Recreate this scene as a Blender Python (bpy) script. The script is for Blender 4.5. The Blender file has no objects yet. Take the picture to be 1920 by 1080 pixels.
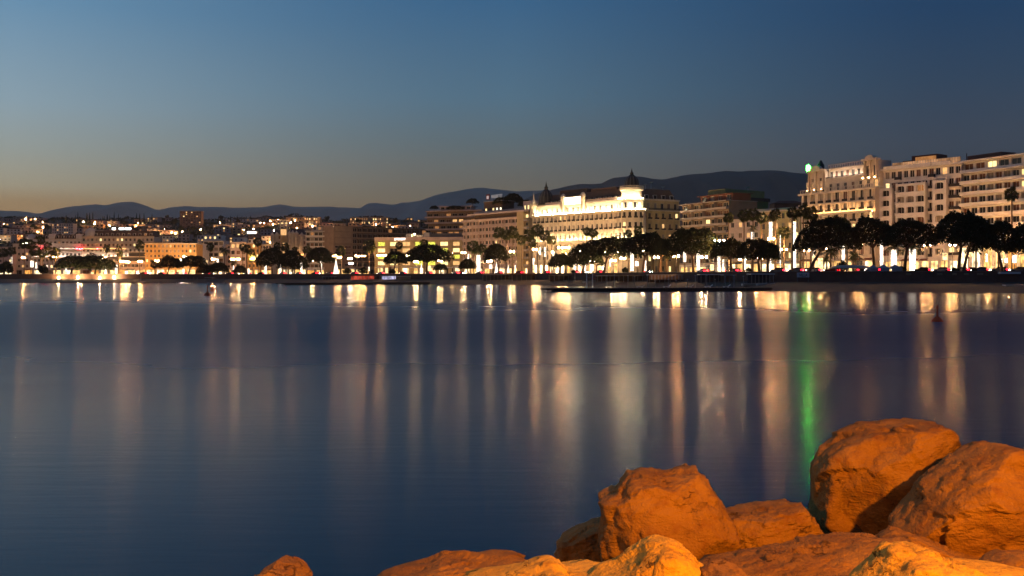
import bpy, bmesh, math, random
import numpy as np
from mathutils import Vector, noise as mnoise

SC = bpy.context.scene
COL = SC.collection
rnd = random.Random(11)

# ------------------------------------------------------------------ camera, sky, exposure
F, H0, CZ, SZ = 1844.0, 518.0, 3.8, 5.0        # focal length in photo pixels, horizon row, eye height, street height
cam_d = bpy.data.cameras.new('camera')
cam = bpy.data.objects.new('camera', cam_d); COL.objects.link(cam)
cam.location = (0, 0, CZ); cam.rotation_euler = (math.pi/2, 0, 0)
cam_d.sensor_width = 36; cam_d.lens = 36*F/1920
cam_d.shift_y = -(540-H0)/1920
cam_d.clip_start = 0.1; cam_d.clip_end = 40000
SC.camera = cam
vs = SC.view_settings
vs.view_transform = 'Standard'; vs.look = 'None'; vs.exposure = 0; vs.gamma = 1; vs.use_curve_mapping = False
SC.render.engine = 'CYCLES'
cy = SC.cycles
cy.max_bounces = 5; cy.diffuse_bounces = 2; cy.glossy_bounces = 3; cy.transmission_bounces = 0; cy.volume_bounces = 0
cy.sample_clamp_indirect = 3.0; cy.use_denoising = True; cy.use_light_tree = True
cy.caustics_reflective = False; cy.caustics_refractive = False
try: cy.denoiser = 'OPENIMAGEDENOISE'
except Exception: pass

def lin(c):
    return tuple((v/255/12.92 if v/255 <= .04045 else ((v/255+.055)/1.055)**2.4) for v in c)

class NT:                                           # tiny node-tree helper
    def __init__(s, tree): s.t = tree; s.n = tree.nodes; s.l = tree.links
    def add(s, ty, **kw):
        n = s.n.new(ty)
        for k, v in kw.items(): setattr(n, k, v)
        return n
    def val(s, sock, v):
        if hasattr(v, 'is_output') or isinstance(v, bpy.types.NodeSocket): s.l.new(v, sock)
        else: sock.default_value = v
    def math(s, op, a, b=0.0, clamp=False):
        n = s.add('ShaderNodeMath', operation=op, use_clamp=clamp); s.val(n.inputs[0], a); s.val(n.inputs[1], b); return n.outputs[0]
    def maprange(s, v, a, b, c=0.0, d=1.0, smooth=False):
        n = s.add('ShaderNodeMapRange'); n.clamp = True
        if smooth: n.interpolation_type = 'SMOOTHSTEP'
        s.val(n.inputs[0], v)
        for i, x in enumerate((a, b, c, d)): s.val(n.inputs[i+1], x)
        return n.outputs[0]
    def ramp(s, fac, stops, interp='LINEAR'):
        n = s.add('ShaderNodeValToRGB'); cr = n.color_ramp; cr.interpolation = interp
        while len(cr.elements) < len(stops): cr.elements.new(0.5)
        for e, (p, c) in zip(cr.elements, stops): e.position = p; e.color = (*c, 1)
        s.val(n.inputs[0], fac); return n.outputs[0]
    def mix(s, fac, a, b, blend='MIX'):
        n = s.add('ShaderNodeMix', data_type='RGBA', blend_type=blend)
        s.val(n.inputs[0], fac); s.val(n.inputs[6], a if not isinstance(a, tuple) else (*a[:3], 1)); s.val(n.inputs[7], b if not isinstance(b, tuple) else (*b[:3], 1))
        return n.outputs[2]
    def noise(s, vec, scale, detail=3.0, rough=.55):
        n = s.add('ShaderNodeTexNoise'); n.inputs['Scale'].default_value = scale; n.inputs['Detail'].default_value = detail
        n.inputs['Roughness'].default_value = rough
        if vec is not None: s.l.new(vec, n.inputs['Vector'])
        return n.outputs['Fac']

SKY = {          # linear sky radiance by sine of elevation: towards the afterglow, ahead, away from it
 'A': [(0, (0.4275, 0.2427, 0.1021)), (0.045, (0.4686, 0.2916, 0.1319)), (0.068, (0.4773, 0.3205, 0.1521)), (0.083, (0.4782, 0.429, 0.2995)), (0.115, (0.3779, 0.4262, 0.3957)), (0.158, (0.293, 0.4184, 0.4983)), (0.246, (0.1462, 0.3061, 0.4758)), (0.45, (0.0887, 0.2086, 0.3712)), (1, (0.0273, 0.0887, 0.2307))],
 'B': [(0, (0.1637, 0.1245, 0.0906)), (0.05, (0.1856, 0.1414, 0.0954)), (0.078, (0.1933, 0.1646, 0.1156)), (0.099, (0.1731, 0.1704, 0.1471)), (0.135, (0.1253, 0.1768, 0.2026)), (0.178, (0.09, 0.1834, 0.2685)), (0.27, (0.0420, 0.1362, 0.2715)), (0.45, (0.0369, 0.1095, 0.2384)), (1, (0.0273, 0.0887, 0.2307))],
 'C': [(0, (0.0464, 0.0441, 0.0502)), (0.06, (0.0515, 0.0506, 0.0578)), (0.124, (0.0529, 0.0704, 0.1014)), (0.18, (0.0313, 0.0636, 0.1159)), (0.243, (0.0153, 0.0541, 0.1282)), (0.45, (0.0194, 0.0561, 0.1441)), (1, (0.0273, 0.0887, 0.2307))]}
def build_sky():
    w = bpy.data.worlds.new('World'); SC.world = w; w.use_nodes = True
    t = NT(w.node_tree); t.n.clear()
    tc = t.add('ShaderNodeTexCoord'); sep = t.add('ShaderNodeSeparateXYZ'); t.l.new(tc.outputs['Generated'], sep.inputs[0])
    x, y, z = sep.outputs
    hl = t.math('SQRT', t.math('ADD', t.math('MULTIPLY', x, x), t.math('ADD', t.math('MULTIPLY', y, y), 1e-6)))
    a = math.radians(-50)                            # the afterglow lies beyond the left edge
    d = t.math('DIVIDE', t.math('ADD', t.math('MULTIPLY', x, math.sin(a)), t.math('MULTIPLY', y, math.cos(a))), hl)
    zz = t.math('MAXIMUM', z, 0.0)
    A, B, C = (t.ramp(zz, SKY[k]) for k in 'ABC')
    bc = t.mix(t.math('POWER', t.maprange(d, .27, .643), 1.5), C, B)
    col = t.mix(t.math('POWER', t.maprange(d, .643, .92), 2.0), bc, A)
    bg = t.add('ShaderNodeBackground'); t.l.new(col, bg.inputs[0]); bg.inputs[1].default_value = 1.0
    out = t.add('ShaderNodeOutputWorld'); t.l.new(bg.outputs[0], out.inputs[0])
build_sky()

# ------------------------------------------------------------------ plan helpers
def lerp_tab(tab, x):
    if x <= tab[0][0]: return tab[0][1]
    for (x0, y0), (x1, y1) in zip(tab, tab[1:]):
        if x <= x1: return y0+(y1-y0)*(x-x0)/(x1-x0)
    return tab[-1][1]
YW = [(-600, 530.5), (500, 530.5), (800, 532.5), (1000, 534.5), (1155, 538), (1300, 542), (1450, 546), (1650, 548), (1920, 549.5), (2400, 551)]
def Dw(px): return CZ*F/(lerp_tab(YW, px)-H0)          # distance of the waterline
def PROM(px): return Dw(px)+28                         # distance of the promenade wall
def X(px, D): return (px-960)/F*D
def Zat(py, D): return CZ+(H0-py)/F*D
def sm(t): t = max(0, min(1, t)); return t*t*(3-2*t)
def hill_z(px, D):
    if D < 820: return SZ
    g = lerp_tab([(-400, 1.0), (300, 1.0), (620, 1.04), (900, .95), (1200, .8), (2400, .6)], px)
    n = mnoise.noise(Vector((px*.012, D*.004, 3.1)))*.10+mnoise.noise(Vector((px*.045, D*.01, 7)))*.05
    return SZ+100*sm((D-820)/1030)*g*(1+n)

# ------------------------------------------------------------------ objects
def link(o): COL.objects.link(o); return o
def props(o, label=None, cat=None, group=None, kind=None):
    if label: o['label'] = label
    if cat: o['category'] = cat
    if group: o['group'] = group
    if kind: o['kind'] = kind
    return o
def thing(name, label, cat, loc, rz=0.0, group=None):
    o = link(bpy.data.objects.new(name, None)); o.location = loc; o.rotation_euler = (0, 0, rz); o.empty_display_size = .5
    return props(o, label, cat, group)
def put(name, mesh, parent=None, loc=(0, 0, 0), rz=0.0, scale=None, label=None, kind=None):
    o = link(bpy.data.objects.new(name, mesh)); o.location = loc; o.rotation_euler = (0, 0, rz)
    if scale is not None: o.scale = scale
    if parent is not None: o.parent = parent
    return props(o, label, kind=kind)
def structure(name, mesh): return put(name, mesh, kind='structure')

class MB:
    """collects faces; vertices at the same spot are shared"""
    def __init__(s, weld=True): s.v = []; s.f = []; s.m = []; s.k = {} if weld else None
    def vert(s, p):
        if s.k is None: s.v.append(tuple(p)); return len(s.v)-1
        k = (round(p[0], 3), round(p[1], 3), round(p[2], 3))
        i = s.k.get(k)
        if i is None: i = s.k[k] = len(s.v); s.v.append(tuple(p))
        return i
    def face(s, pts, mi=0):
        ix = [s.vert(p) for p in pts]
        if len(set(ix)) == len(ix): s.f.append(ix); s.m.append(mi)
    def box(s, x0, x1, y0, y1, z0, z1, mi=0):
        a, b, c, d = (x0, y0), (x1, y0), (x1, y1), (x0, y1)
        s.prism([a, b, c, d], z0, z1, mi)
    def prism(s, poly, z0, z1, mi=0, top=None):
        n = len(poly); tp = top or poly
        for i in range(n):
            a, b, ta, tb = poly[i], poly[(i+1) % n], tp[i], tp[(i+1) % n]
            s.face([(a[0], a[1], z0), (b[0], b[1], z0), (tb[0], tb[1], z1), (ta[0], ta[1], z1)], mi)
        s.face([(p[0], p[1], z1) for p in tp], mi); s.face([(p[0], p[1], z0) for p in reversed(poly)], mi)
    def tube(s, p0, p1, r0, r1, n=6, mi=0, cap=True):
        p0, p1 = Vector(p0), Vector(p1); d = (p1-p0).normalized()
        u = d.orthogonal().normalized(); w = d.cross(u)
        ra = [p0+(u*math.cos(2*math.pi*i/n)+w*math.sin(2*math.pi*i/n))*r0 for i in range(n)]
        rb = [p1+(u*math.cos(2*math.pi*i/n)+w*math.sin(2*math.pi*i/n))*r1 for i in range(n)]
        for i in range(n): s.face([ra[i], ra[(i+1) % n], rb[(i+1) % n], rb[i]], mi)
        if cap: s.face(list(reversed(ra)), mi); s.face(rb, mi)
    def lathe(s, prof, n=16, c=(0, 0, 0), mi=0, a0=0.0, a1=2*math.pi):
        full = abs(a1-a0-2*math.pi) < 1e-6
        for (r0, z0), (r1, z1) in zip(prof, prof[1:]):
            for i in range(n):
                t0, t1 = a0+(a1-a0)*i/n, a0+(a1-a0)*(i+1)/n
                q = [(c[0]+r*math.cos(t), c[1]+r*math.sin(t), c[2]+z) for r, z, t in ((r0, z0, t0), (r0, z0, t1), (r1, z1, t1), (r1, z1, t0))]
                u = []
                for p in q:
                    if not u or (Vector(p)-Vector(u[-1])).length > 1e-4: u.append(p)
                if (Vector(u[0])-Vector(u[-1])).length < 1e-4: u.pop()
                if len(u) > 2: s.face(u, mi)
    def mesh(s, name, mats, smooth=False):
        me = bpy.data.meshes.new(name); me.from_pydata(s.v, [], s.f)
        for m in (mats if isinstance(mats, (list, tuple)) else [mats]): me.materials.append(m)
        if any(s.m): me.polygons.foreach_set('material_index', s.m)
        if smooth: me.polygons.foreach_set('use_smooth', [True]*len(s.f))
        me.update(); return me

# ------------------------------------------------------------------ materials
MATS = {}
def plaster(name, col, rough=.85, var=.18, scale=.35, bump=.02, spec=.25):
    if name in MATS: return MATS[name]
    m = bpy.data.materials.new(name); m.use_nodes = True; t = NT(m.node_tree); b = t.n['Principled BSDF']
    g = t.add('ShaderNodeNewGeometry'); n1 = t.noise(g.outputs['Position'], scale, 4); n2 = t.noise(g.outputs['Position'], scale*9, 2)
    f = t.math('ADD', t.math('MULTIPLY', n1, .7), t.math('MULTIPLY', n2, .3))
    dk = tuple(c*(1-var) for c in col); lt = tuple(min(.85, c*(1+var)) for c in col)
    t.l.new(t.ramp(f, [(.3, dk), (.7, lt)]), b.inputs['Base Color'])
    b.inputs['Roughness'].default_value = rough; b.inputs['Specular IOR Level'].default_value = spec
    if bump:
        bp = t.add('ShaderNodeBump'); bp.inputs['Strength'].default_value = .4; bp.inputs['Distance'].default_value = bump
        t.l.new(n2, bp.inputs['Height']); t.l.new(bp.outputs[0], b.inputs['Normal'])
    MATS[name] = m; return m
def glow(name, col, strength, var=.25, scale=.8):
    if name in MATS: return MATS[name]
    m = bpy.data.materials.new(name); m.use_nodes = True; t = NT(m.node_tree); t.n.clear()
    e = t.add('ShaderNodeEmission'); e.inputs[0].default_value = (*col, 1)
    if var:
        g = t.add('ShaderNodeNewGeometry'); n = t.noise(g.outputs['Position'], scale, 2)
        t.l.new(t.maprange(n, .3, .7, strength*(1-var), strength*(1+var)), e.inputs[1])
    else: e.inputs[1].default_value = strength
    o = t.add('ShaderNodeOutputMaterial'); t.l.new(e.outputs[0], o.inputs[0]); MATS[name] = m; return m

WHITE = plaster('white_render', (.70, .64, .58))
CREAM = plaster('cream_stone', (.62, .52, .40))
PINK = plaster('pink_render', (.60, .45, .38))
OCHRE = plaster('ochre_render', (.58, .34, .12))
GOLD = plaster('golden_stone', (.56, .42, .22))
BROWN = plaster('brown_cladding', (.30, .21, .14))
DBROWN = plaster('dark_brown_cladding', (.13, .085, .06))
OLIVE = plaster('olive_render', (.20, .21, .07))
GREY = plaster('grey_render', (.36, .34, .33))
DGREY = plaster('dark_grey_render', (.10, .10, .11))
ROOF = plaster('dark_slate_roof', (.055, .045, .05), rough=.6)
REDROOF = plaster('terracotta_roof', (.22, .085, .05))
DOME = plaster('dark_dome_slate', (.03, .031, .03), rough=.5)
STEEL = plaster('painted_steel', (.16, .15, .14), rough=.5, bump=0)
WPAINT = plaster('white_paint', (.72, .70, .67), rough=.5, bump=0)
RAIL = plaster('dark_railing', (.035, .03, .03), rough=.5, bump=0)
FRAMEM = plaster('pale_window_frame', (.55, .50, .44), rough=.5, bump=0)
SHUTTER = plaster('brown_shutter', (.16, .07, .04), rough=.6, bump=0)
CURTAIN = plaster('pale_curtain', (.30, .25, .20), rough=.9)
GLASS = plaster('dark_glass', (.022, .02, .022), rough=.12, var=.4, bump=0, spec=.5)
TRUNK = plaster('pine_bark', (.14, .085, .055), scale=2)
PALMT = plaster('palm_bark', (.20, .14, .09), scale=3)
LEAF = plaster('pine_needles', (.026, .033, .013), rough=.8, var=.5, scale=.9, bump=0, spec=.1)
PLEAF = plaster('palm_leaf', (.05, .062, .016), rough=.6, var=.45, scale=1.4, bump=0, spec=.3)
LIT = {
    'w': glow('warm_lit_pane', (1, .55, .20), 1.15), 'y': glow('yellow_lit_pane', (1, .72, .30), 1.9),
    'c': glow('white_lit_pane', (1, .86, .62), 2.2), 'g': glow('green_yellow_lit_pane', (.80, .78, .10), 1.3, .6),
    'd': glow('dim_lit_pane', (1, .42, .14), .42)}
SHOP = [glow('shop_warm', (1, .55, .17), 1.5, .7, .5), glow('shop_white', (1, .76, .42), 2.3, .8, .5), glow('shop_amber', (1, .42, .09), 1.1, .7, .5), glow('shop_cream', (1, .64, .25), 1.9, .8, .5), glow('shop_bright', (1, .80, .45), 7, .7, .5)]
SODIUM = glow('sodium_globe', (1, .47, .16), 1300, 0)
WARMW = glow('warm_white_globe', (1, .64, .30), 850, 0)
COOLW = glow('cool_white_globe', (1, .90, .76), 600, 0)
FAIRY = glow('fairy_lights', (1, .84, .66), 2.3, 1.0, 3.0)
FAIRYW = glow('warm_sign_light', (1, .66, .30), 1.9, .7, 1.5)
SOFTUP = glow('added_soft_uplight', (1, .78, .62), 48, .3, .5)
AMBERUP = glow('amber_uplight', (1, .52, .19), 80, .3, .5)
UPLIGHT = glow('facade_uplight', (1, .78, .42), 300, .3, .5)
FLOOD = glow('flood_strip', (1, .82, .48), 150, .3, .5)
REDL = glow('red_tail_light', (1, .006, .02), 16, 0)
WHITEL = glow('head_light', (1, .85, .65), 60, 0)
GREENL = glow('green_beacon', (.03, 1, .035), 85, 0)
REDWASH = glow('red_wall_light', (1, .03, .06), 60, 0)

# ------------------------------------------------------------------ labels that count along the front
BUCKETS = [(58, 'far end of the bay'), (158, 'white red-lit hotel'), (268, 'domed cream hotel'), (374, 'ochre flat-roofed building'), (418, 'stepped white flats'),
           (464, 'pink balcony house'), (508, 'narrow ochre house'), (572, 'turreted gothic hotel'), (626, 'terraced glass flats'), (704, 'brown office block'),
           (868, 'yellow-windowed hotel'), (990, 'pink gridded block'), (1090, 'floodlit palace front'), (1150, 'palace hotel entrance'), (1215, 'round palace corner'),
           (1275, 'dim palace wing'), (1365, 'white slab-balcony block'), (1500, 'low golden building'), (1648, 'green-beacon hotel'), (1797, 'arched-loggia hotel'), (9999, 'long-balcony flats')]
ORD = ['', 'first', 'second', 'third', 'fourth', 'fifth', 'sixth', 'seventh', 'eighth', 'ninth', 'tenth', 'eleventh', 'twelfth', 'thirteenth', 'fourteenth', 'fifteenth', 'sixteenth']
NUM = ['', 'one', 'two', 'three', 'four', 'five', 'six', 'seven', 'eight', 'nine', 'ten', 'eleven', 'twelve', 'thirteen', 'fourteen', 'fifteen', 'sixteen']
REG = []
def reg(o, phrase, px, cat, group, prep='before'): REG.append((phrase, prep, px, o, cat, group))
def bucket(px):
    for e, nme in BUCKETS:
        if px < e: return nme
def finish_labels():
    d = {}
    for ph, prep, px, o, cat, grp in REG: d.setdefault((ph, prep, bucket(px)), []).append((px, o, cat, grp))
    for (ph, prep, b), lst in d.items():
        lst.sort(key=lambda e: e[0]); n = len(lst)
        for i, (px, o, cat, grp) in enumerate(lst):
            lab = f'{ph} {prep} the {b}'
            if n == 2: lab += ', left one' if i == 0 else ', right one'
            elif n > 2: lab += f', {ORD[i+1]} from left'
            props(o, lab, cat, grp)

# ================================================================== SETTING
def sea_material():
    m = bpy.data.materials.new('sea_water'); m.use_nodes = True; t = NT(m.node_tree); b = t.n['Principled BSDF']
    b.inputs['Base Color'].default_value = (0, .026, .084, 1); b.inputs['IOR'].default_value = 1.19
    g = t.add('ShaderNodeNewGeometry'); sp = t.add('ShaderNodeSeparateXYZ'); t.l.new(g.outputs['Position'], sp.inputs[0])
    px, py = sp.outputs[0], sp.outputs[1]
    mp = t.add('ShaderNodeMapping'); mp.inputs['Scale'].default_value = (.045, .05, 1); t.l.new(g.outputs['Position'], mp.inputs[0])
    wob = t.noise(mp.outputs[0], 1.0, 3)
    # cat's-paw of wind: a rippled belt lying across the bay, calm water on either side of it
    near = t.math('ADD', t.math('ADD', 50.5, t.math('MULTIPLY', px, .06)), t.math('MULTIPLY', t.math('SUBTRACT', wob, .5), 26))
    far = t.math('ADD', t.math('ADD', 128, t.math('MULTIPLY', px, -.35)), t.math('MULTIPLY', t.math('SUBTRACT', wob, .5), 60))
    a = t.maprange(t.math('SUBTRACT', py, near), -30, 14, smooth=True)
    c = t.maprange(t.math('SUBTRACT', far, py), -45, 60, smooth=True)
    belt = t.math('MULTIPLY', a, c)
    calm = t.maprange(py, 55, 170, .18, .19)
    rough = t.math('ADD', t.math('MULTIPLY', belt, .345), t.math('MULTIPLY', t.math('SUBTRACT', 1, belt), calm))
    t.l.new(rough, b.inputs['Roughness'])
    # waves roll along the bay's axis, so slopes are steeper that way than across
    b.inputs['Anisotropic'].default_value = .52
    tg = t.add('ShaderNodeCombineXYZ'); tg.inputs[1].default_value = 1.0; t.l.new(tg.outputs[0], b.inputs['Tangent'])
    mp2 = t.add('ShaderNodeMapping'); mp2.inputs['Scale'].default_value = (.35, 2.6, 1); t.l.new(g.outputs['Position'], mp2.inputs[0])
    rip = t.noise(mp2.outputs[0], 1.0, 4, .6)
    bp = t.add('ShaderNodeBump'); bp.inputs['Distance'].default_value = .10
    t.l.new(t.maprange(py, 15, 60, .055, .0), bp.inputs['Strength'])
    t.l.new(rip, bp.inputs['Height']); t.l.new(bp.outputs[0], b.inputs['Normal'])
    return m
mb = MB(); mb.face([(-6000, -40, 0), (6000, -40, 0), (6000, 900, 0), (-6000, 900, 0)])
structure('sea', mb.mesh('sea', sea_material()))

SAND = plaster('damp_sand', (.075, .058, .045), scale=.6)
TOWN = plaster('town_ground', (.10, .095, .085), scale=.2)
ASPH = plaster('asphalt', (.05, .05, .05), scale=1.2)
PAVE = plaster('pavement_slabs', (.28, .25, .22), scale=1.5)
WOOD = plaster('hill_scrub', (.035, .04, .028), scale=.02, var=.5)
SEAWALL = plaster('sea_wall_render', (.16, .09, .07), scale=.5)
stations = list(range(-500, 2501, 20))
def strip(mb, fa, fb, mi=0):
    for p, q in zip(stations, stations[1:]):
        a, b, c, d = fa(p), fa(q), fb(q), fb(p)
        mb.face([a, b, c, d], mi)
def line(off, z): return lambda p: (X(p, PROM(p)+off), PROM(p)+off, z)
def shore(p): return (X(p, Dw(p)-6), Dw(p)-6, -.5)
mb = MB(); strip(mb, shore, line(-27, .45)); strip(mb, line(-27, .45), line(-14, 1.7)); strip(mb, line(-14, 1.7), line(.3, 2.3))
structure('beach', mb.mesh('beach', SAND, True))
mb = MB(); strip(mb, line(.2, SZ), line(11, SZ)); structure('promenade', mb.mesh('promenade', PAVE))
mb = MB(); strip(mb, line(11, SZ), line(11, SZ-.13)); strip(mb, line(11, SZ-.13), line(25, SZ-.13)); strip(mb, line(25, SZ-.13), line(25, SZ)); structure('road', mb.mesh('road', ASPH))
mb = MB()
for k in range(-460, 2460, 6):
    a, b = line(17.9, SZ-.126)(k), line(17.9, SZ-.126)(k+3); c, d = line(18.1, SZ-.126)(k+3), line(18.1, SZ-.126)(k); mb.face([a, b, c, d])
structure('road_markings', mb.mesh('road_markings', WPAINT))
mb = MB()
Ds = [PROM, ]
def town(k):
    steps = [None, 640, 760, 820, 880, 950, 1020, 1100, 1180, 1260, 1340, 1420, 1500, 1580, 1660, 1740, 1820, 1900, 2050, 2300]
    def f(p):
        if k == 0: D = PROM(p)+25
        else: D = max(steps[k], PROM(p)+25+k*6)
        return (X(p, D), D, hill_z(p, D) if k else SZ)
    return f
for k in range(19): strip(mb, town(k), town(k+1))
structure('town_ground', mb.mesh('town_ground', WOOD, True))
# sea wall with a coping and a rail: one thing
wall = thing('sea_wall', 'dark reddish sea wall holding up the promenade above the whole beach', 'wall', (0, 0, 0))
mb = MB(); strip(mb, line(0, 2.0), line(0, SZ+.08)); strip(mb, line(0, SZ+.08), line(.3, SZ+.08)); strip(mb, line(.3, SZ+.08), line(.3, SZ)); put('wall_face', mb.mesh('wall_face', SEAWALL), wall)
mb = MB(); strip(mb, line(-.15, SZ+.08), line(-.15, SZ+.18)); strip(mb, line(-.15, SZ+.18), line(.45, SZ+.18)); strip(mb, line(.45, SZ+.18), line(.45, SZ+.08)); put('coping', mb.mesh('coping', PAVE), wall)

# far mountains
def ridge(name, tab, D, back, front, zf, mat, seed, px0, px1):
    mb = MB(); cols = list(range(px0, px1+1, 8)); rows = 12
    def pt(p, r):
        t = r/rows; d = D-front*(1-t)
        zc = Zat(lerp_tab(tab, p), D)
        n = mnoise.fractal(Vector((p*.02+seed, t*2.2, seed)), 1.0, 2.0, 4)
        z = zf+(zc-zf)*(t**1.15)+(n*.16*zc*(t*(1-t)*4)) if r < rows else zc+n*zc*.012
        return (X(p, D)*(.985+.015*t)+n*25*(1-t), d, max(z, zf))
    for p, q in zip(cols, cols[1:]):
        for r in range(rows): mb.face([pt(p, r), pt(q, r), pt(q, r+1), pt(p, r+1)])
        mb.face([pt(p, rows), pt(q, rows), (X(q, D), D+back, 0), (X(p, D), D+back, 0)])
    structure(name, mb.mesh(name, mat, True))
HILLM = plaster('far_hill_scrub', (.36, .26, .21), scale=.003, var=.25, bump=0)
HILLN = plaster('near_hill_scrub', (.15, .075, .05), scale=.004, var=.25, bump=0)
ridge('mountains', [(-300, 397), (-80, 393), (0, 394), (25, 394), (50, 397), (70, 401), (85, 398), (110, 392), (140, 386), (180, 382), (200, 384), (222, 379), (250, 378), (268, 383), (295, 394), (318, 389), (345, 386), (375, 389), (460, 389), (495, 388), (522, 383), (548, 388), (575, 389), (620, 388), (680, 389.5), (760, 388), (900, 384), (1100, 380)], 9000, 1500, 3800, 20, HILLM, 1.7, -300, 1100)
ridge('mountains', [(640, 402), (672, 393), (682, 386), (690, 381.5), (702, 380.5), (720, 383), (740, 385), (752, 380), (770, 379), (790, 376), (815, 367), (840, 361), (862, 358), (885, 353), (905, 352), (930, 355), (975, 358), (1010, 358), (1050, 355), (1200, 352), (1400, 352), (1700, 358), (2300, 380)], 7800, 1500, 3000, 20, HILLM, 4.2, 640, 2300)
ridge('mountains', [(960, 385), (985, 372), (1010, 362), (1035, 355), (1055, 350), (1075, 346.5), (1095, 344), (1126, 344), (1138, 337), (1150, 332), (1172, 330.5), (1200, 331), (1225, 336), (1245, 337), (1262, 333), (1290, 329), (1320, 324.5), (1345, 322), (1362, 320.5), (1382, 322.5), (1400, 322), (1440, 321), (1470, 322), (1500, 324), (1540, 329), (1620, 338), (1750, 352), (2000, 372), (2400, 390)], 5600, 1200, 2000, 20, HILLN, 8.4, 960, 2400)

# evening air between the camera and the mountains
mb = MB(); mb.box(-9000, 9000, -300, 10700, -1.5, 820)
hm = bpy.data.materials.new('evening_haze'); hm.use_nodes = True; t = NT(hm.node_tree); t.n.clear()
pv = t.add('ShaderNodeVolumePrincipled'); pv.inputs['Color'].default_value = (1, .80, .66, 1); pv.inputs['Density'].default_value = 5.5e-5; pv.inputs['Anisotropy'].default_value = .55
o_ = t.add('ShaderNodeOutputMaterial'); t.l.new(pv.outputs[0], o_.inputs['Volume'])
put('haze', mb.mesh('haze', hm), kind='stuff')

# ================================================================== BUILDINGS
WINC = {}
def win_mesh(w, h, kind='n', frame=FRAMEM, dep=.30, bars=True):
    """a window seen from its opening: frame ring, mullion and pane, set back in the reveal"""
    key = (round(w, 2), round(h, 2), kind, frame.name, dep, bars)
    if key in WINC: return WINC[key]
    mb = MB(); t = .09 if w < 3 else .14; y0, y1 = dep-.12, dep-.02
    pane = LIT.get(kind) or {'n': GLASS, 's': SHUTTER, 'k': CURTAIN}.get(kind) or SHOP[int(kind)]
    mb.box(-w/2, -w/2+t, y0, y1, 0, h, 0); mb.box(w/2-t, w/2, y0, y1, 0, h, 0)
    mb.box(-w/2+t, w/2-t, y0, y1, 0, t, 0); mb.box(-w/2+t, w/2-t, y0, y1, h-t, h, 0)
    if bars: mb.box(-t*.4, t*.4, y0+.01, y1-.01, t, h-t, 0)
    mb.face([(-w/2, dep-.03, 0), (w/2, dep-.03, 0), (w/2, dep-.03, h), (-w/2, dep-.03, h)], 1)
    me = mb.mesh('window', [frame, pane]); WINC[key] = me; return me

def facade(mb, x0, x1, z0, z1, cols, rows, ww, wh, y=0.0, dep=.35, sill=.9, holes=None):
    """front wall as one sheet with a recessed opening per bay; returns the openings (x, z)"""
    P_, R_ = (x1-x0)/cols, (z1-z0)/rows
    ww = min(ww, P_*.92); wh = min(wh, R_-sill-.1)
    xs, zs, out = [x0], [z0], []
    for c in range(cols): xs += [x0+(c+.5)*P_-ww/2, x0+(c+.5)*P_+ww/2]
    for r in range(rows): zs += [z0+r*R_+sill, z0+r*R_+sill+wh]
    xs.append(x1); zs.append(z1)
    for i in range(len(xs)-1):
        for j in range(len(zs)-1):
            a, b, c, d = xs[i], xs[i+1], zs[j], zs[j+1]
            if i % 2 and j % 2 and (holes is None or holes(i//2, j//2)):
                yb = y+dep
                mb.face([(a, y, c), (a, yb, c), (a, yb, d), (a, y, d)]); mb.face([(b, yb, c), (b, y, c), (b, y, d), (b, yb, d)])
                mb.face([(a, y, c), (b, y, c), (b, yb, c), (a, yb, c)]); mb.face([(a, yb, d), (b, yb, d), (b, y, d), (a, y, d)])
                out.append(((a+b)/2, c))
            else: mb.face([(a, y, c), (b, y, c), (b, y, d), (a, y, d)])
    return out, ww, wh

def block(root, x0, x1, z0, z1, dep, cols, rows, ww, wh, mat, y=0.0, sill=.9, lit=.08, kinds='wyd', dark='nnnnks', frame=FRAMEM, name='wall', wname='window', holes=None, bars=True, top=True, wdep=.3):
    mb = MB(); op, ww, wh = facade(mb, x0, x1, z0, z1, cols, rows, ww, wh, y, wdep+.05, sill, holes)
    yb = y+dep
    mb.face([(x1, y, z0), (x1, yb, z0), (x1, yb, z1), (x1, y, z1)]); mb.face([(x0, yb, z0), (x0, y, z0), (x0, y, z1), (x0, yb, z1)])
    mb.face([(x1, yb, z0), (x0, yb, z0), (x0, yb, z1), (x1, yb, z1)])
    if top: mb.face([(x0, y, z1), (x1, y, z1), (x1, yb, z1), (x0, yb, z1)])
    w = put(name, mb.mesh(name, mat), root)
    for cx, cz in op:
        k = rnd.choice(kinds) if rnd.random() < lit else rnd.choice(dark)
        put(wname, win_mesh(ww, wh, k, frame, wdep, bars), root, (cx, y, cz))
    return w
def pbox(root, name, mat, *b, label=None, kind=None):
    mb = MB(); mb.box(*b); return put(name, mb.mesh(name, mat), root, label=label, kind=kind)

def bld(name, label, px0, D0, px1, D1, cat='building', z=SZ, group=None):
    a, b = (X(px0, D0), D0), (X(px1, D1), D1)
    rz = math.atan2(b[1]-a[1], b[0]-a[0]); W = math.hypot(b[0]-a[0], b[1]-a[1])
    r = thing(name, label, cat, (a[0], a[1], z), rz, group)
    def lx(px):
        k = (px-960)/F; dx, dy = (b[0]-a[0])/W, (b[1]-a[1])/W
        return (k*a[1]-a[0])/(dx-k*dy)
    return r, W, lx
def hz(py, D, z=SZ): return Zat(py, D)-z

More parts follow.
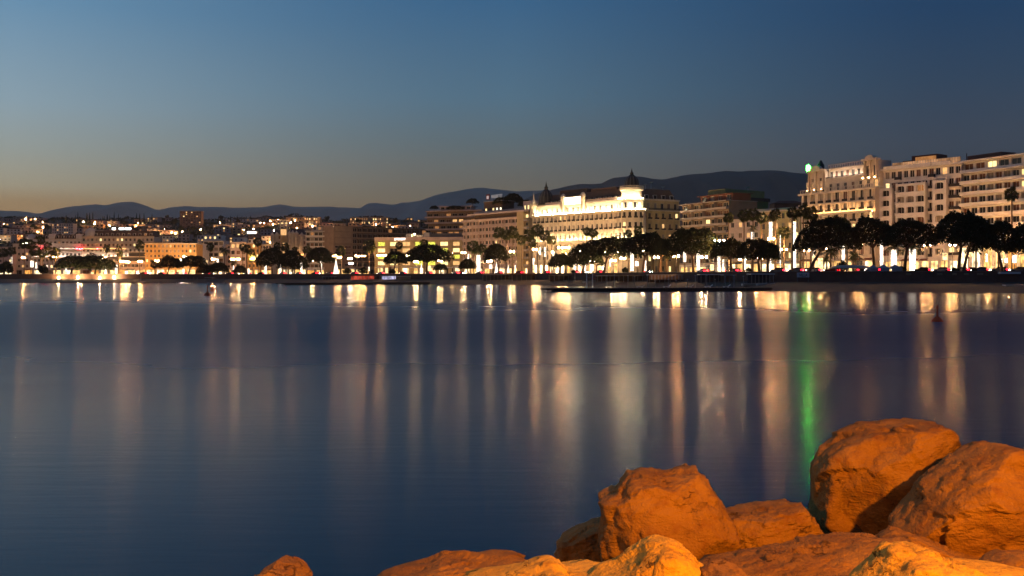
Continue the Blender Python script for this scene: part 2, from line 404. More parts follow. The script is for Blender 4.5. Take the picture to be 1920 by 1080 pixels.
def ground_floor(root, x0, x1, h, dep, n, mat, lit=.85, kinds='00112333', y=0.0, z=0.0):
    block(root, x0, x1, z, z+h, dep, n, 1, (x1-x0)/n*.78, h*.74, mat, y=y, sill=.15, lit=lit, kinds=kinds, name='ground_floor_wall', wname='shopfront', top=True, wdep=.4)
    for i in range(n):
        if rnd.random() < .7:
            P_ = (x1-x0)/n; c = x0+(i+.5)*P_; mb = MB()
            mb.prism([(c-P_*.4, y-1.5), (c+P_*.4, y-1.5), (c+P_*.4, y-.02), (c-P_*.4, y-.02)], z+h*.78, z+h*.80)
            for v in range(len(mb.v)):
                p = mb.v[v]
                if p[1] > y-.1: mb.v[v] = (p[0], p[1], p[2]+.6)
            put('awning', mb.mesh('awning', rnd.choice([REDROOF, WPAINT, CREAM, DGREY])), root)

def balcony(root, x0, x1, z, y, proj, par, slabm, parm, thick=.22):
    mb = MB(); mb.box(x0, x1, y-proj, y+.1, z, z+thick, 0)
    mb.box(x0, x1, y-proj-.004, y-proj+.12, z+thick, z+thick+par, 1)
    mb.box(x0, x0+.12, y-proj+.12, y+.1, z+thick, z+thick+par, 1); mb.box(x1-.12, x1, y-proj+.12, y+.1, z+thick, z+thick+par, 1)
    put('balcony', mb.mesh('balcony', [slabm, parm]), root)

def slab_block(root, x0, x1, z0, z1, dep, floors, cols, wallm, slabm, proj=1.7, par=.95, lit=.12, y=0.0, dark='nnnsk', parm=None, fins=0, kinds='wydc'):
    fh = (z1-z0)/floors
    block(root, x0, x1, z0, z1, dep, cols, floors, (x1-x0)/cols*.76, fh*.80, wallm, y=y, sill=.2, lit=lit, kinds=kinds, dark=dark)
    for i in range(floors):
        balcony(root, x0, x1, z0+i*fh, y, proj, par, slabm, parm or slabm)
    for k in range(1, fins):
        xx = x0+(x1-x0)*k/fins
        pbox(root, 'divider', slabm, xx-.08, xx+.08, y-proj+.2, y+.05, z0+.22, z1)
    pbox(root, 'roof_slab', slabm, x0-.3, x1+.3, y-proj-.3, y+dep+.2, z1, z1+.35)

def mansard(root, x0, x1, y0, y1, z, h, inset, mat, n=0, dw=1.3, dh=1.9, lit=.1, y_extra=0.0):
    mb = MB(); mb.prism([(x0, y0), (x1, y0), (x1, y1), (x0, y1)], z, z+h, 0, [(x0+inset, y0+inset), (x1-inset, y0+inset), (x1-inset, y1-inset), (x0+inset, y1-inset)])
    rf = put('roof', mb.mesh('roof', mat), root)
    for i in range(n):
        cx = x0+(x1-x0)*(i+.5)/n
        mb = MB(); a = y0+inset*.15
        mb.box(-dw/2-.2, dw/2+.2, 0, inset*1.1, 0, dh+.2, 0); mb.box(-dw/2-.35, dw/2+.35, -.2, inset*1.1, dh+.2, dh+.45, 1)
        mb.face([(-dw/2, -.02, .15), (dw/2, -.02, .15), (dw/2, -.02, dh), (-dw/2, -.02, dh)], 2)
        me = mb.mesh('dormer', [WHITE, mat, LIT['d'] if rnd.random() < lit else GLASS])
        put('dormer', me, rf, (cx, a, z+.2))

def added_uplight(root, x0, x1, z, mat, wallm, y=0.0):  # strip added to brighten a facade, set behind an added hiding ledge
    mb = MB(); mb.box(x0-.2, x1+.2, y-1.3, y+.05, z-.2, z); mb.box(x0-.2, x1+.2, y-1.3, y-1.2, z, z+.5); put('added_light_ledge', mb.mesh('added_light_ledge', wallm), root)
    pbox(root, 'flood_light', mat, x0, x1, y-.95, y-.72, z+.03, z+.22)
def cornice(root, x0, x1, z, h, proj, mat, y=0.0, dep=10, name='cornice'):
    pbox(root, name, mat, x0-proj, x1+proj, y-proj, y+.25, z, z+h)

def balustrade(root, x0, x1, z, y, mat, h=.95, pitch=.9, name='balustrade'):
    mb = MB(); mb.box(x0, x1, y-.12, y+.12, z, z+.12); mb.box(x0, x1, y-.14, y+.14, z+h-.16, z+h)
    n = max(2, int((x1-x0)/pitch))
    for i in range(n+1):
        c = x0+.1+(x1-x0-.2)*i/n; mb.box(c-.1, c+.1, y-.1, y+.1, z+.12, z+h-.16)
    put(name, mb.mesh(name, mat), root)

def text_mesh(body, size, mat, depth=.12):
    cu = bpy.data.curves.new('lettering', 'FONT'); cu.body = body; cu.size = size; cu.extrude = depth; cu.align_x = 'CENTER'
    o = bpy.data.objects.new('lettering', cu); COL.objects.link(o)
    bpy.context.view_layer.update()
    me = bpy.data.meshes.new_from_object(o.evaluated_get(bpy.context.evaluated_depsgraph_get()))
    bpy.data.objects.remove(o); me.materials.clear(); me.materials.append(mat)
    for v in me.vertices: v.co = (v.co.x, -v.co.z, v.co.y)
    return me

# ---- the palace hotel with two dark domes -------------------------------------------------
def palace():
    r, W, lx = bld('palace_hotel', 'long floodlit palace hotel with two dark pointed domes', 999, 530, 1160, 482, 'hotel')
    zl = hz(406, 530)            # ledge under the bright storey
    zp = hz(389, 530)            # parapet
    g = 6.5
    block(r, 0, W, 0, g, 18, 15, 1, 2.2, 4.4, CREAM, lit=.95, kinds='0144444', sill=.4, name='ground_floor_wall', wname='shopfront', top=False)
    block(r, 0, W, g, zl, 18, 19, 5, 1.25, 2.9, CREAM, lit=.07, kinds='wy', sill=1.0, top=False)
    block(r, 0, W, zl, zp, 18, 16, 1, 1.5, 3.0, CREAM, y=1.3, lit=.35, kinds='yc', sill=.5)
    fh = (zl-g)/5
    pl = MB(); pl.box(-.32, .32, -.30, .05, 0, zl-g-1.2); pl.box(-.5, .5, -.45, .05, zl-g-1.2, zl-g-.6); plm = pl.mesh('pilaster', CREAM)
    for i in range(20): put('pilaster', plm, r, (.35+(W-.7)*i/19, 0, g+.3))
    bm_ = MB(); bm_.box(-.85, .85, -.75, .05, 0, .18); bm_.box(-.85, .85, -.75, -.68, .18, 1.05, 1); bm_.box(-.85, -.78, -.68, .05, .18, 1.05, 1); bm_.box(.78, .85, -.68, .05, .18, 1.05, 1)
    bme = bm_.mesh('balcony', [CREAM, RAIL])
    for k in (3, 4):
        for i in range(19): put('balcony', bme, r, ((i+.5)*W/19, 0, g+k*fh+.8))
    cornice(r, 0, W, g-.25, .55, .6, CREAM, name='string_course')
    cornice(r, 0, W, g+3*fh-.15, .35, .4, CREAM, name='string_course')
    cornice(r, 0, W, zl-.5, .6, 1.25, CREAM, name='ledge')
    balustrade(r, 0, W, zl+.1, -1.0, CREAM, .9, 1.2)
    pbox(r, 'flood_light', FLOOD, .5, W-.5, -.72, -.50, zl+.14, zl+.40)
    fm = MB(); fm.box(-.42, .42, -1.5, -1.12, 0, .35); fmm = fm.mesh('flood_light', UPLIGHT)
    for i in range(20): put('flood_light', fmm, r, (.35+(W-.7)*i/19, 0, g+2*fh+.25))
    pbox(r, 'middle_ledge', CREAM, -.2, W+.2, -1.7, .05, g+2*fh-.4, g+2*fh+.2); pbox(r, 'ledge_lip', CREAM, -.2, W+.2, -1.85, -1.7, g+2*fh-.4, g+2*fh+.85)
    cornice(r, 0, W, zp, .8, .7, CREAM, y=1.3)
    pbox(r, 'parapet', PINK, 0, W, 1.2, 1.7, zp+.8, zp+2.0)
    mansard(r, .5, W-.5, 3.5, 17, zp+.1, 6.2, 2.6, DBROWN, 17, 1.4, 2.4, .12)
    mb = MB(); mb.box(14, 34, 7, 15, zp+6, zp+8.4); mb.box(W-26, W-8, 7, 15, zp+6, zp+7.8); put('roof_plant_room', mb.mesh('roof_plant_room', DBROWN), r)
    # bright attic sign board between two scrolled piers
    a, b = lx(1055), lx(1091)
    pbox(r, 'attic_wall', CREAM, a, b, .4, 1.28, zp-.5, zp+4.2)
    mb = MB(); mb.face([(a+1.2, .36, zp+.2), (b-1.2, .36, zp+.2), (b-1.2, .36, zp+3.6), (a+1.2, .36, zp+3.6)])
    put('lit_panel', mb.mesh('lit_panel', glow('attic_panel', (1, .88, .60), 14)), r)
    for xx in (a-.2, b+.2):
        mb = MB(); mb.lathe([(1.3, zl+.2), (1.3, zp+3.4), (1.6, zp+3.8), (1.2, zp+5.0), (.6, zp+5.8), (0, zp+6)], 10, (xx, .6, 0)); put('scrolled_pier', mb.mesh('scrolled_pier', CREAM, True), r)
    # left end pavilion and dome
    mb = MB(); mb.lathe([(2.0, zl+.2), (2.0, zp+.8), (2.4, zp+1), (1.5, zp+2.2), (1.3, zp+3.6), (.5, zp+4.2), (.14, zp+7.5), (0, zp+9)], 10, (.6, .2, 0)); put('corner_turret', mb.mesh('corner_turret', CREAM, True), r)
    def dome(cx, cy, z, R, Ht):
        pr = [(R*1.10, 0), (R*1.12, .5), (R, .6)]
        for i in range(9):
            t = i/8; pr.append((R*(1.02-t**3*.68), .6+Ht*.75*t))
        pr += [(R*.34, .6+Ht*.76), (R*.25, .6+Ht*.78), (R*.22, .6+Ht*.86), (R*.30, .6+Ht*.87), (R*.14, .6+Ht*.95), (R*.09, .6+Ht*1.05), (.10, .6+Ht*1.18), (0, .6+Ht*1.26)]
        mb = MB(); mb.lathe(pr, 20, (cx, cy, z)); d = put('dome', mb.mesh('dome', DOME, True), r)
        rb = MB(weld=False)
        for i in range(12):
            an = 2*math.pi*i/12
            for (r0, z0), (r1, z1) in zip(pr[2:11], pr[3:11]):
                rb.tube((cx+r0*math.cos(an), cy+r0*math.sin(an), z+z0), (cx+r1*math.cos(an), cy+r1*math.sin(an), z+z1), .13, .13, 4)
        put('dome_ribbing', rb.mesh('dome_ribbing', STEEL), d)
    xd = lx(1012.5); dome(xd, 4.5, zp+1.2, 4.0, 9.9)
    # round corner
    ccx, ccy, R = W+4.6, 4.4, 6.9
    mb = MB(); mb.lathe([(R, 0), (R, g-.2), (R+.6, g), (R+.6, g+.4), (R, g+.5), (R, g+2*fh-.5), (R+1.9, g+2*fh-.3), (R+1.9, g+2*fh+.85), (R+1.7, g+2*fh+.85), (R+1.7, g+2*fh+.2), (R, g+2*fh+.22), (R, zl-.6), (R+1.3, zl-.3), (R+1.3, zl+.1), (R-1.1, zl+.11), (R-1.1, zp), (R-.2, zp+.2), (R-.2, zp+.7), (R-1.9, zp+.75), (R-1.9, zp+4.6), (R-1.0, zp+4.9), (R-1.0, zp+6.1), (R-1.6, zp+6.2), (0, zp+6.3)], 36, (ccx, ccy, 0)); put('rotunda_wall', mb.mesh('rotunda_wall', CREAM), r)
    mb = MB(); mb.lathe([(R+.75, zl+.12), (R+.95, zl+.12), (R+.95, zl+.36), (R+.75, zl+.36), (R+.75, zl+.12)], 36, (ccx, ccy, 0), 0, -math.pi*1.02, math.pi*.05); put('flood_light', mb.mesh('flood_light', FLOOD), r)
    mb = MB(); mb.lathe([(R-.55, zp+.72), (R-.35, zp+.72), (R-.35, zp+.95), (R-.55, zp+.95), (R-.55, zp+.72)], 36, (ccx, ccy, 0), 0, -math.pi*1.02, math.pi*.05); put('flood_light', mb.mesh('flood_light', FLOOD), r)
    for zz, rr in ((zl+.12, R+1.15), (zp+6.1, R-1.2)):
        mb = MB(weld=False); mb.lathe([(rr, zz+.72), (rr+.14, zz+.72), (rr+.14, zz+.9), (rr, zz+.9), (rr, zz+.72)], 36, (ccx, ccy, 0))
        for i in range(44):
            an = 2*math.pi*i/44; x_, y_ = ccx+(rr+.07)*math.cos(an), ccy+(rr+.07)*math.sin(an); mb.tube((x_, y_, zz), (x_, y_, zz+.72), .09, .09, 4, cap=False)
        put('balustrade', mb.mesh('balustrade', CREAM), r)
    for i in range(9):
        an = -math.pi*1.02+math.pi*1.04*i/8; c_, s_ = math.cos(an), math.sin(an)
        pm = MB(); pm.box(-.4, .4, -.38, .1, g+.5, zl-.8)
        put('pilaster', pm.mesh('pilaster', CREAM), r, (ccx+R*c_, ccy+R*s_, 0), an+math.pi/2)
        put('flood_light', fmm, r, (ccx+(R-.1)*c_, ccy+(R-.1)*s_, g+2*fh+.25), an+math.pi/2)
        if i == 8: break
        an += math.pi*.065; c_, s_ = math.cos(an), math.sin(an)
        for k in range(5):
            wm = MB(); wm.box(-.75, -.62, -.1, .1, 0, 2.9); wm.box(.62, .75, -.1, .1, 0, 2.9); wm.box(-.62, .62, -.1, .1, 2.77, 2.9); wm.face([(-.62, -.06, 0), (.62, -.06, 0), (.62, -.06, 2.77), (-.62, -.06, 2.77)], 1)
            kk = LIT['y'] if (i, k) in ((4, 3), (2, 1)) else GLASS
            put('window', wm.mesh('window', [FRAMEM, kk]), r, (ccx+R*.993*c_, ccy+R*.993*s_, g+k*fh+1.0), an+math.pi/2)
            if k in (1, 3, 4): put('balcony', bme, r, (ccx+R*c_, ccy+R*s_, g+k*fh+.8), an+math.pi/2)
        wm = MB(); wm.box(-.8, -.66, -.1, .1, 0, 3.2); wm.box(.66, .8, -.1, .1, 0, 3.2); wm.face([(-.66, -.05, 0), (.66, -.05, 0), (.66, -.05, 3.2), (-.66, -.05, 3.2)], 1)
        put('window', wm.mesh('window', [FRAMEM, LIT['c'] if i % 2 else GLASS]), r, (ccx+(R-1.08)*c_, ccy+(R-1.08)*s_, zl+.5), an+math.pi/2)
    dome(ccx, ccy, zp+6.4, 3.5, 7.2)
    # dim side wing behind the rotunda, facing the cross street
    return ccx, zl, zp, g, r
PAL = palace()
def palace_wing():
    r, W, lx = bld('palace_wing', 'dim amber side wing of the palace hotel beside its round corner', 1212, 490, 1275, 500, 'hotel')
    zl, zp, g = hz(393.5, 490), hz(375, 490), 6.5
    block(r, 0, W, 0, zl, 40, 5, 6, 1.5, 2.9, GOLD, lit=.18, kinds='wy', sill=1.0, top=False)
    block(r, 0, W, zl, zp, 40, 5, 1, 1.7, 3.0, GOLD, y=1.0, lit=.3, kinds='wy', sill=.6)
    cornice(r, 0, W, zl-.4, .5, .9, CREAM, name='ledge'); cornice(r, 0, W, zp, .8, .5, CREAM, y=1.0)
    balustrade(r, 0, W, zl+.1, -.6, RAIL, .9, .7)
    fh = zl/6
    for k in (3, 4, 5):
        for i in range(5):
            c = (i+.5)*W/5; balcony(r, c-1.1, c+1.1, k*fh+.7, 0, .7, .75, CREAM, RAIL, .18)
    for i in range(6):
        pbox(r, 'pilaster', GOLD, i*W/5-.35+(.35 if i == 0 else 0)-(.35 if i == 5 else 0), i*W/5+.35+(.35 if i == 0 else 0)-(.35 if i == 5 else 0), -.25, .05, .5, zl-.5)
    mansard(r, 0, W, 3, 38, zp+.1, 6.0, 2.4, DBROWN, 4, 1.8, 2.6, .0)
    for xx, h in ((6, 8.5), (9.5, 9.5), (17, 7.6)):
        mb = MB(); mb.tube((0, 0, 0), (0, 0, h-6), .1, .07, 6); mb.lathe([(0, 0), (.9, .35), (1.0, .5)], 10, (0, 0, h-6)); put('satellite_dish', mb.mesh('satellite_dish', WPAINT), r, (xx, 9, zp+6))
palace_wing()

# ---- right-hand group ---------------------------------------------------------------------
def green_hotel():
    r, W, lx = bld('stone_hotel', 'pale floodlit stone hotel with a green beacon on its roof corner', 1503, 345, 1641, 316, 'hotel')
    D = 345
    z1, z2, z3, z4, z5 = hz(385.5, D), hz(365, D), hz(358.5, D), hz(342, D), hz(322.5, D)
    ground_floor(r, 0, W, 5.2, 16, 7, CREAM)
    block(r, 0, W, 5.2, z1, 16, 9, 5, 1.35, 2.7, CREAM, lit=.06, kinds='wy', sill=.8, top=False)
    block(r, 0, W, z1, z2, 16, 9, 1, 1.7, 3.2, CREAM, lit=.0, sill=.25, top=True)
    block(r, 0, W, z2, z4, 14, 10, 1, 1.3, 2.4, CREAM, y=2.2, lit=.12, kinds='yw', sill=.5)
    x1 = lx(1540); x2 = lx(1612)
    block(r, x1, x2, z4, z5, 12, 7, 1, 1.3, 2.5, CREAM, y=3.4, lit=.0, dark='nns', sill=.4)
    cornice(r, 0, W, z1-.45, .5, .8, CREAM, name='ledge'); cornice(r, 0, W, z2-.45, .6, .9, CREAM, name='ledge')
    balustrade(r, 0, W, z2+.15, -.5, CREAM, z3-z2, 1.1); balustrade(r, x1, x2, z4, 2.3, RAIL, 1.0, .5)
    cornice(r, x1, x2, z5, .35, .5, CREAM, y=3.4); balustrade(r, x1, x2, z5+.35, 3.3, PINK, 1.3, 1.0, 'roof_parapet')
    for i in range(10):
        c = W*(.03+.94*i/9); pbox(r, 'pilaster', CREAM, c-.25, c+.25, -.28, .05, z1+.05, z2-.45)
        pbox(r, 'pilaster', CREAM, c-.22, c+.22, -.24, .05, z1-5.2, z1-.45)
    for k in (2, 3, 4):
        for i in range(9):
            c = (i+.5)*W/9; balcony(r, c-1.0, c+1.0, 5.2+k*(z1-5.2)/5+.6, 0, .7, .7, CREAM, RAIL, .15)
    for i in range(9):
        c = (i+.5)*W/9; balcony(r, c-1.0, c+1.0, z1+.06, 0, .5, .8, CREAM, RAIL, .12)
    # two roof pavilions with lit columns and curved pediments
    for k, (pa, pb, zt) in enumerate(((1508, 1538, hz(324, D)), (1613, 1640, hz(317, D)))):
        a, b = lx(pa), lx(pb); zb = z3 if k == 0 else z4-1.0
        block(r, a, b, zb, zt, 6, 2, 1, 1.2, 3.6, CREAM, y=2.0 if k == 0 else 1.6, lit=0, sill=.6)
        y = 1.6 if k == 0 else 1.2
        for c in (a+.5, (a+b)/2, b-.5):
            mb = MB(); mb.lathe([(.42, zb), (.30, zb+.3), (.28, zt-.6), (.45, zt-.2), (.45, zt)], 8, (c, y, 0)); put('column', mb.mesh('column', CREAM, True), r)
            pbox(r, 'flood_light', AMBERUP, c-.18, c+.18, y-.75, y-.5, zb+.02, zb+.2)
        pbox(r, 'entablature', CREAM, a-.3, b+.3, y-.6, y+1.2, zt, zt+.6)
        mb = MB(); n = 10; cx = (a+b)/2; hw = (b-a)/2*.62
        for i in range(n):
            t0, t1 = math.pi*i/n, math.pi*(i+1)/n
            q = [(cx+hw*math.cos(t), zt+.6+hw*.62*math.sin(t)) for t in (t0, t1)]
            mb.face([(q[1][0], y-.5, zt+.6), (q[0][0], y-.5, zt+.6), (q[0][0], y-.5, q[0][1]), (q[1][0], y-.5, q[1][1])]); mb.face([(q[0][0], y-.5, q[0][1]), (q[0][0], y+1, q[0][1]), (q[1][0], y+1, q[1][1]), (q[1][0], y-.5, q[1][1])])
        put('pediment', mb.mesh('pediment', CREAM), r)
    mb = MB(); mb.lathe([(1.2, 0), (1.2, 2.2), (.9, 2.6), (.4, 3.6), (0, 4.0)], 10, (lx(1519), 5, hz(322, D))); put('roof_turret', mb.mesh('roof_turret', DOME, True), r)
    gx = lx(1509.5)
    mb = MB(); mb.tube((gx, 1.5, z5-1.5), (gx, 1.5, z5+.2), .12, .12); put('beacon_post', mb.mesh('beacon_post', STEEL), r)
    mb = MB(); mb.lathe([(0, 0), (.6, .25), (.8, 1.2), (.6, 2.3), (0, 2.6)], 10, (gx, 1.5, z5-.1)); put('green_beacon', mb.mesh('green_beacon', GREENL, True), r, label='glowing green beacon lamp')
    added_uplight(r, .4, W-.4, 5.2+4*(z1-5.2)/5-.2, AMBERUP, CREAM)
    added_uplight(r, x1+.4, x2-.4, z4+.1, SOFTUP, CREAM, 3.4)
green_hotel()

def loggia_hotel():
    r, W, lx = bld('loggia_hotel', 'white hotel with arched loggias and a long glowing roof terrace', 1641, 318, 1797, 296, 'hotel')
    D = 318; zt = hz(321, D); zr = hz(314, D)
    zf = [hz(v, D) for v in (332, 343, 357)]
    ground_floor(r, 0, W, 4.6, 18, 9, WHITE)
    block(r, 0, W, 4.6, zt, 18, 13, 8, 1.5, 2.2, WHITE, y=1.8, lit=.08, kinds='wyc', sill=.8)
    # projecting loggia bays
    for pa, pb, c, ztop in ((1648, 1672, 1, hz(355, D)), (1679, 1734, 3, hz(349, D)), (1748, 1774, 1, hz(347.5, D))):
        a, b = lx(pa), lx(pb); fh = (ztop-4.6)/7
        block(r, a, b, 4.6, ztop, 1.7, c, 7, 2.6, fh*.60, WHITE, lit=.07, kinds='wd', sill=fh*.22, name='loggia_bay', wname='loggia_window', wdep=.9)
        for k in range(7):
            for i in range(c):
                cx = a+(b-a)*(i+.5)/c
                mb = MB(); n = 8; hw = min(1.3, (b-a)/c*.46); z0 = 4.6+k*fh+fh*.82
                for j in range(n):
                    x_ = [-hw+2*hw*(j+u)/n for u in (0, 1)]; zz = [math.sqrt(max(0, 1-(v/hw)**2))*.5-.5 for v in x_]
                    mb.face([(cx+x_[0], .06, z0+zz[0]), (cx+x_[1], .06, z0+zz[1]), (cx+x_[1], .06, z0+.02), (cx+x_[0], .06, z0+.02)])
                put('arch_head', mb.mesh('arch_head', WHITE), r)
        balustrade(r, a, b, ztop, .3, WHITE, .9, 5, 'parapet')
    for pa, pb in ((1655, 1743), (1746, 1779)):
        pbox(r, 'terrace_band', WHITE, lx(pa), lx(pb), .4, 1.9, zf[2]+6.2, zf[2]+7.4)
    for pa in (1675, 1738):
        a = lx(pa)
        for k in range(8): balcony(r, a-.2, a+1.8, 4.6+k*(zt-4.6)/8, 1.75, .9, .9, WHITE, RAIL)
    a = lx(1776); b = lx(1796)
    for k in range(7): balcony(r, a, b, 5.0+k*(zt-5)/8, 1.75, 1.0, .9, WHITE, RAIL)
    cornice(r, 0, W, zt, .5, 1.0, WHITE, y=1.8)
    a, b = lx(1668), lx(1796)
    n = 26
    gp = glow('terrace_glass', (1, .50, .24), .42, .6, .35); mb = MB(); w_ = (b-a)/n; mb.box(-w_*.46, w_*.46, -.04, .04, 0, 1.7); pm = mb.mesh('terrace_panel', gp)
    for i in range(n): put('terrace_panel', pm, r, (a+(i+.5)*w_, 1.6, zt+.5))
    mb = MB(weld=False)
    for i in range(n+1): mb.box(a+i*w_-.05, a+i*w_+.05, 1.55, 1.68, zt+.5, zt+2.3)
    put('terrace_railing', mb.mesh('terrace_railing', STEEL), r)
    pbox(r, 'roof_bar', REDROOF, lx(1690), lx(1738), 6, 12, zt+.5, zt+4.4); pbox(r, 'roof_bar', REDROOF, lx(1670), lx(1692), 7, 12, zt+.5, zt+3.2)
    mb = MB(); mb.face([(lx(1697), 5.98, zt+.6), (lx(1736), 5.98, zt+.6), (lx(1736), 5.98, zt+3.9), (lx(1697), 5.98, zt+3.9)]); put('roof_bar_window', mb.mesh('roof_bar_window', LIT['d']), r)
loggia_hotel()

def long_balcony():
    r, W, lx = bld('balcony_flats', 'long white flats with continuous balcony bands at the edge', 1797, 297, 2010, 262, 'apartment block')
    D = 297; zt = hz(303, D); b0 = hz(326.5, D)
    fh = (b0-hz(347, D)); zb = b0-6*fh
    ground_floor(r, 0, W, max(zb, 3.6), 16, 9, WHITE)
    slab_block(r, 0, W, zb, b0, 16, 6, 13, WHITE, WHITE, 1.6, .80, .10, y=1.6, dark='nnssk')
    slab_block(r, 0, W, b0, zt-.3, 16, 1, 9, WHITE, WHITE, 1.4, .82, .2, y=1.9, dark='ns')
    pbox(r, 'roof_room', REDROOF, .4, lx(1862), 3.2, 9, zt+.05, zt+1.7)
    mb = MB()
    for i in range(24): mb.box(.4+i*.5, .48+i*.5, 3.0, 3.19, zt+.05, zt+1.6)
    mb = MB(); mb.tube((0.3, 3, zt), (.3, 3, zt+2.6), .14, .14); put('chimney', mb.mesh('chimney', DBROWN), r)
long_balcony()

def slab_flats():
    r, W, lx = bld('slab_balcony_flats', 'pale flats of stacked slab balconies beside the dim palace wing', 1274, 468, 1361, 437, 'apartment block')
    D = 468; zt = hz(385.5, D); n = 8
    ground_floor(r, 0, W, 4, 16, 5, WHITE)
    slab_block(r, 0, W, 4, zt, 16, n, 8, BROWN, plaster('dull_slab', (.40, .32, .27)), 1.7, .8, .09, y=1.7, dark='nns', fins=4)
    block(r, lx(1300), W, zt+.4, hz(372, D), 10, 4, 1, 3, 2.4, REDROOF, y=4, lit=.25, kinds='yw', sill=.3)
    pbox(r, 'roof_slab', REDROOF, lx(1296), W+.4, 3.2, 15, hz(372, D), hz(371, D))
slab_flats()
def olive_block():
    r, W, lx = bld('olive_block', 'dark olive block with stepped blind walls behind slab balcony flats', 1361, 452, 1449, 470, 'building')
    z1, z2, z3 = hz(393, 460), hz(372, 460), hz(356, 460)
    block(r, 0, W, 0, z1, 14, 6, 5, 1.3, 1.8, OLIVE, lit=.05, kinds='d'); pbox(r, 'upper_wall', OLIVE, .3, W*.92, .5, 13, z1, z2-1); pbox(r, 'terrace_band', DBROWN, .2, W*.95, .2, 13.5, z2-1, z2+.6)
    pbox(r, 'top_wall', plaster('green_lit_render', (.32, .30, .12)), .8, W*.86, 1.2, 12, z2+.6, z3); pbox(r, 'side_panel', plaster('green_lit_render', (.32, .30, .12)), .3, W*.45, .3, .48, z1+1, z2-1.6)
    mb = MB(); mb.tube((0, 0, 0), (0, 0, 1.4), .1, .08); mb.lathe([(0, 0), (.9, .4), (1, .5)], 10, (0, 0, 1.4)); put('satellite_dish', mb.mesh('satellite_dish', WPAINT), r, (W*.6, 4, z3))
olive_block()
def golden():
    r, W, lx = bld('golden_building', 'low golden lit building behind palms and tall white light columns', 1366, 398, 1500, 372, 'building')
    D = 398; zt = hz(402, D)
    ground_floor(r, 0, W, 4.8, 12, 9, GOLD, .95, '0113')
    block(r, 0, lx(1425), 4.8, hz(412, D), 12, 4, 4, 1.6, 2.0, PINK, lit=.1, kinds='w')
    block(r, lx(1425), W, 4.8, zt, 12, 6, 5, 1.3, 2.2, GOLD, lit=.15, kinds='yw')
    cornice(r, lx(1425), W, zt, .5, .5, CREAM); cornice(r, 0, W, 4.7, .4, .5, CREAM, name='string_course')
    for i in range(10):
        c = W*i/9.0; pbox(r, 'pilaster', GOLD, c-.25, c+.25, -.22, .05, 5.1, 9.6)
    pbox(r, 'roof_terrace', GREY, lx(1385), W-2, 3, 11, zt+.5, zt+1.6)
    r2, W2, lx2 = bld('brown_roofed_house', 'dim brown roofed house far behind the low golden building', 1452, 520, 1506, 520, 'house')
    z2 = hz(381, 520); block(r2, 0, W2, 0, z2, 10, 4, 6, 1.3, 1.6, DBROWN, lit=.04, kinds='d'); mansard(r2, -.5, W2+.5, -.5, 10.5, z2, 1.6, 4, REDROOF)
golden()

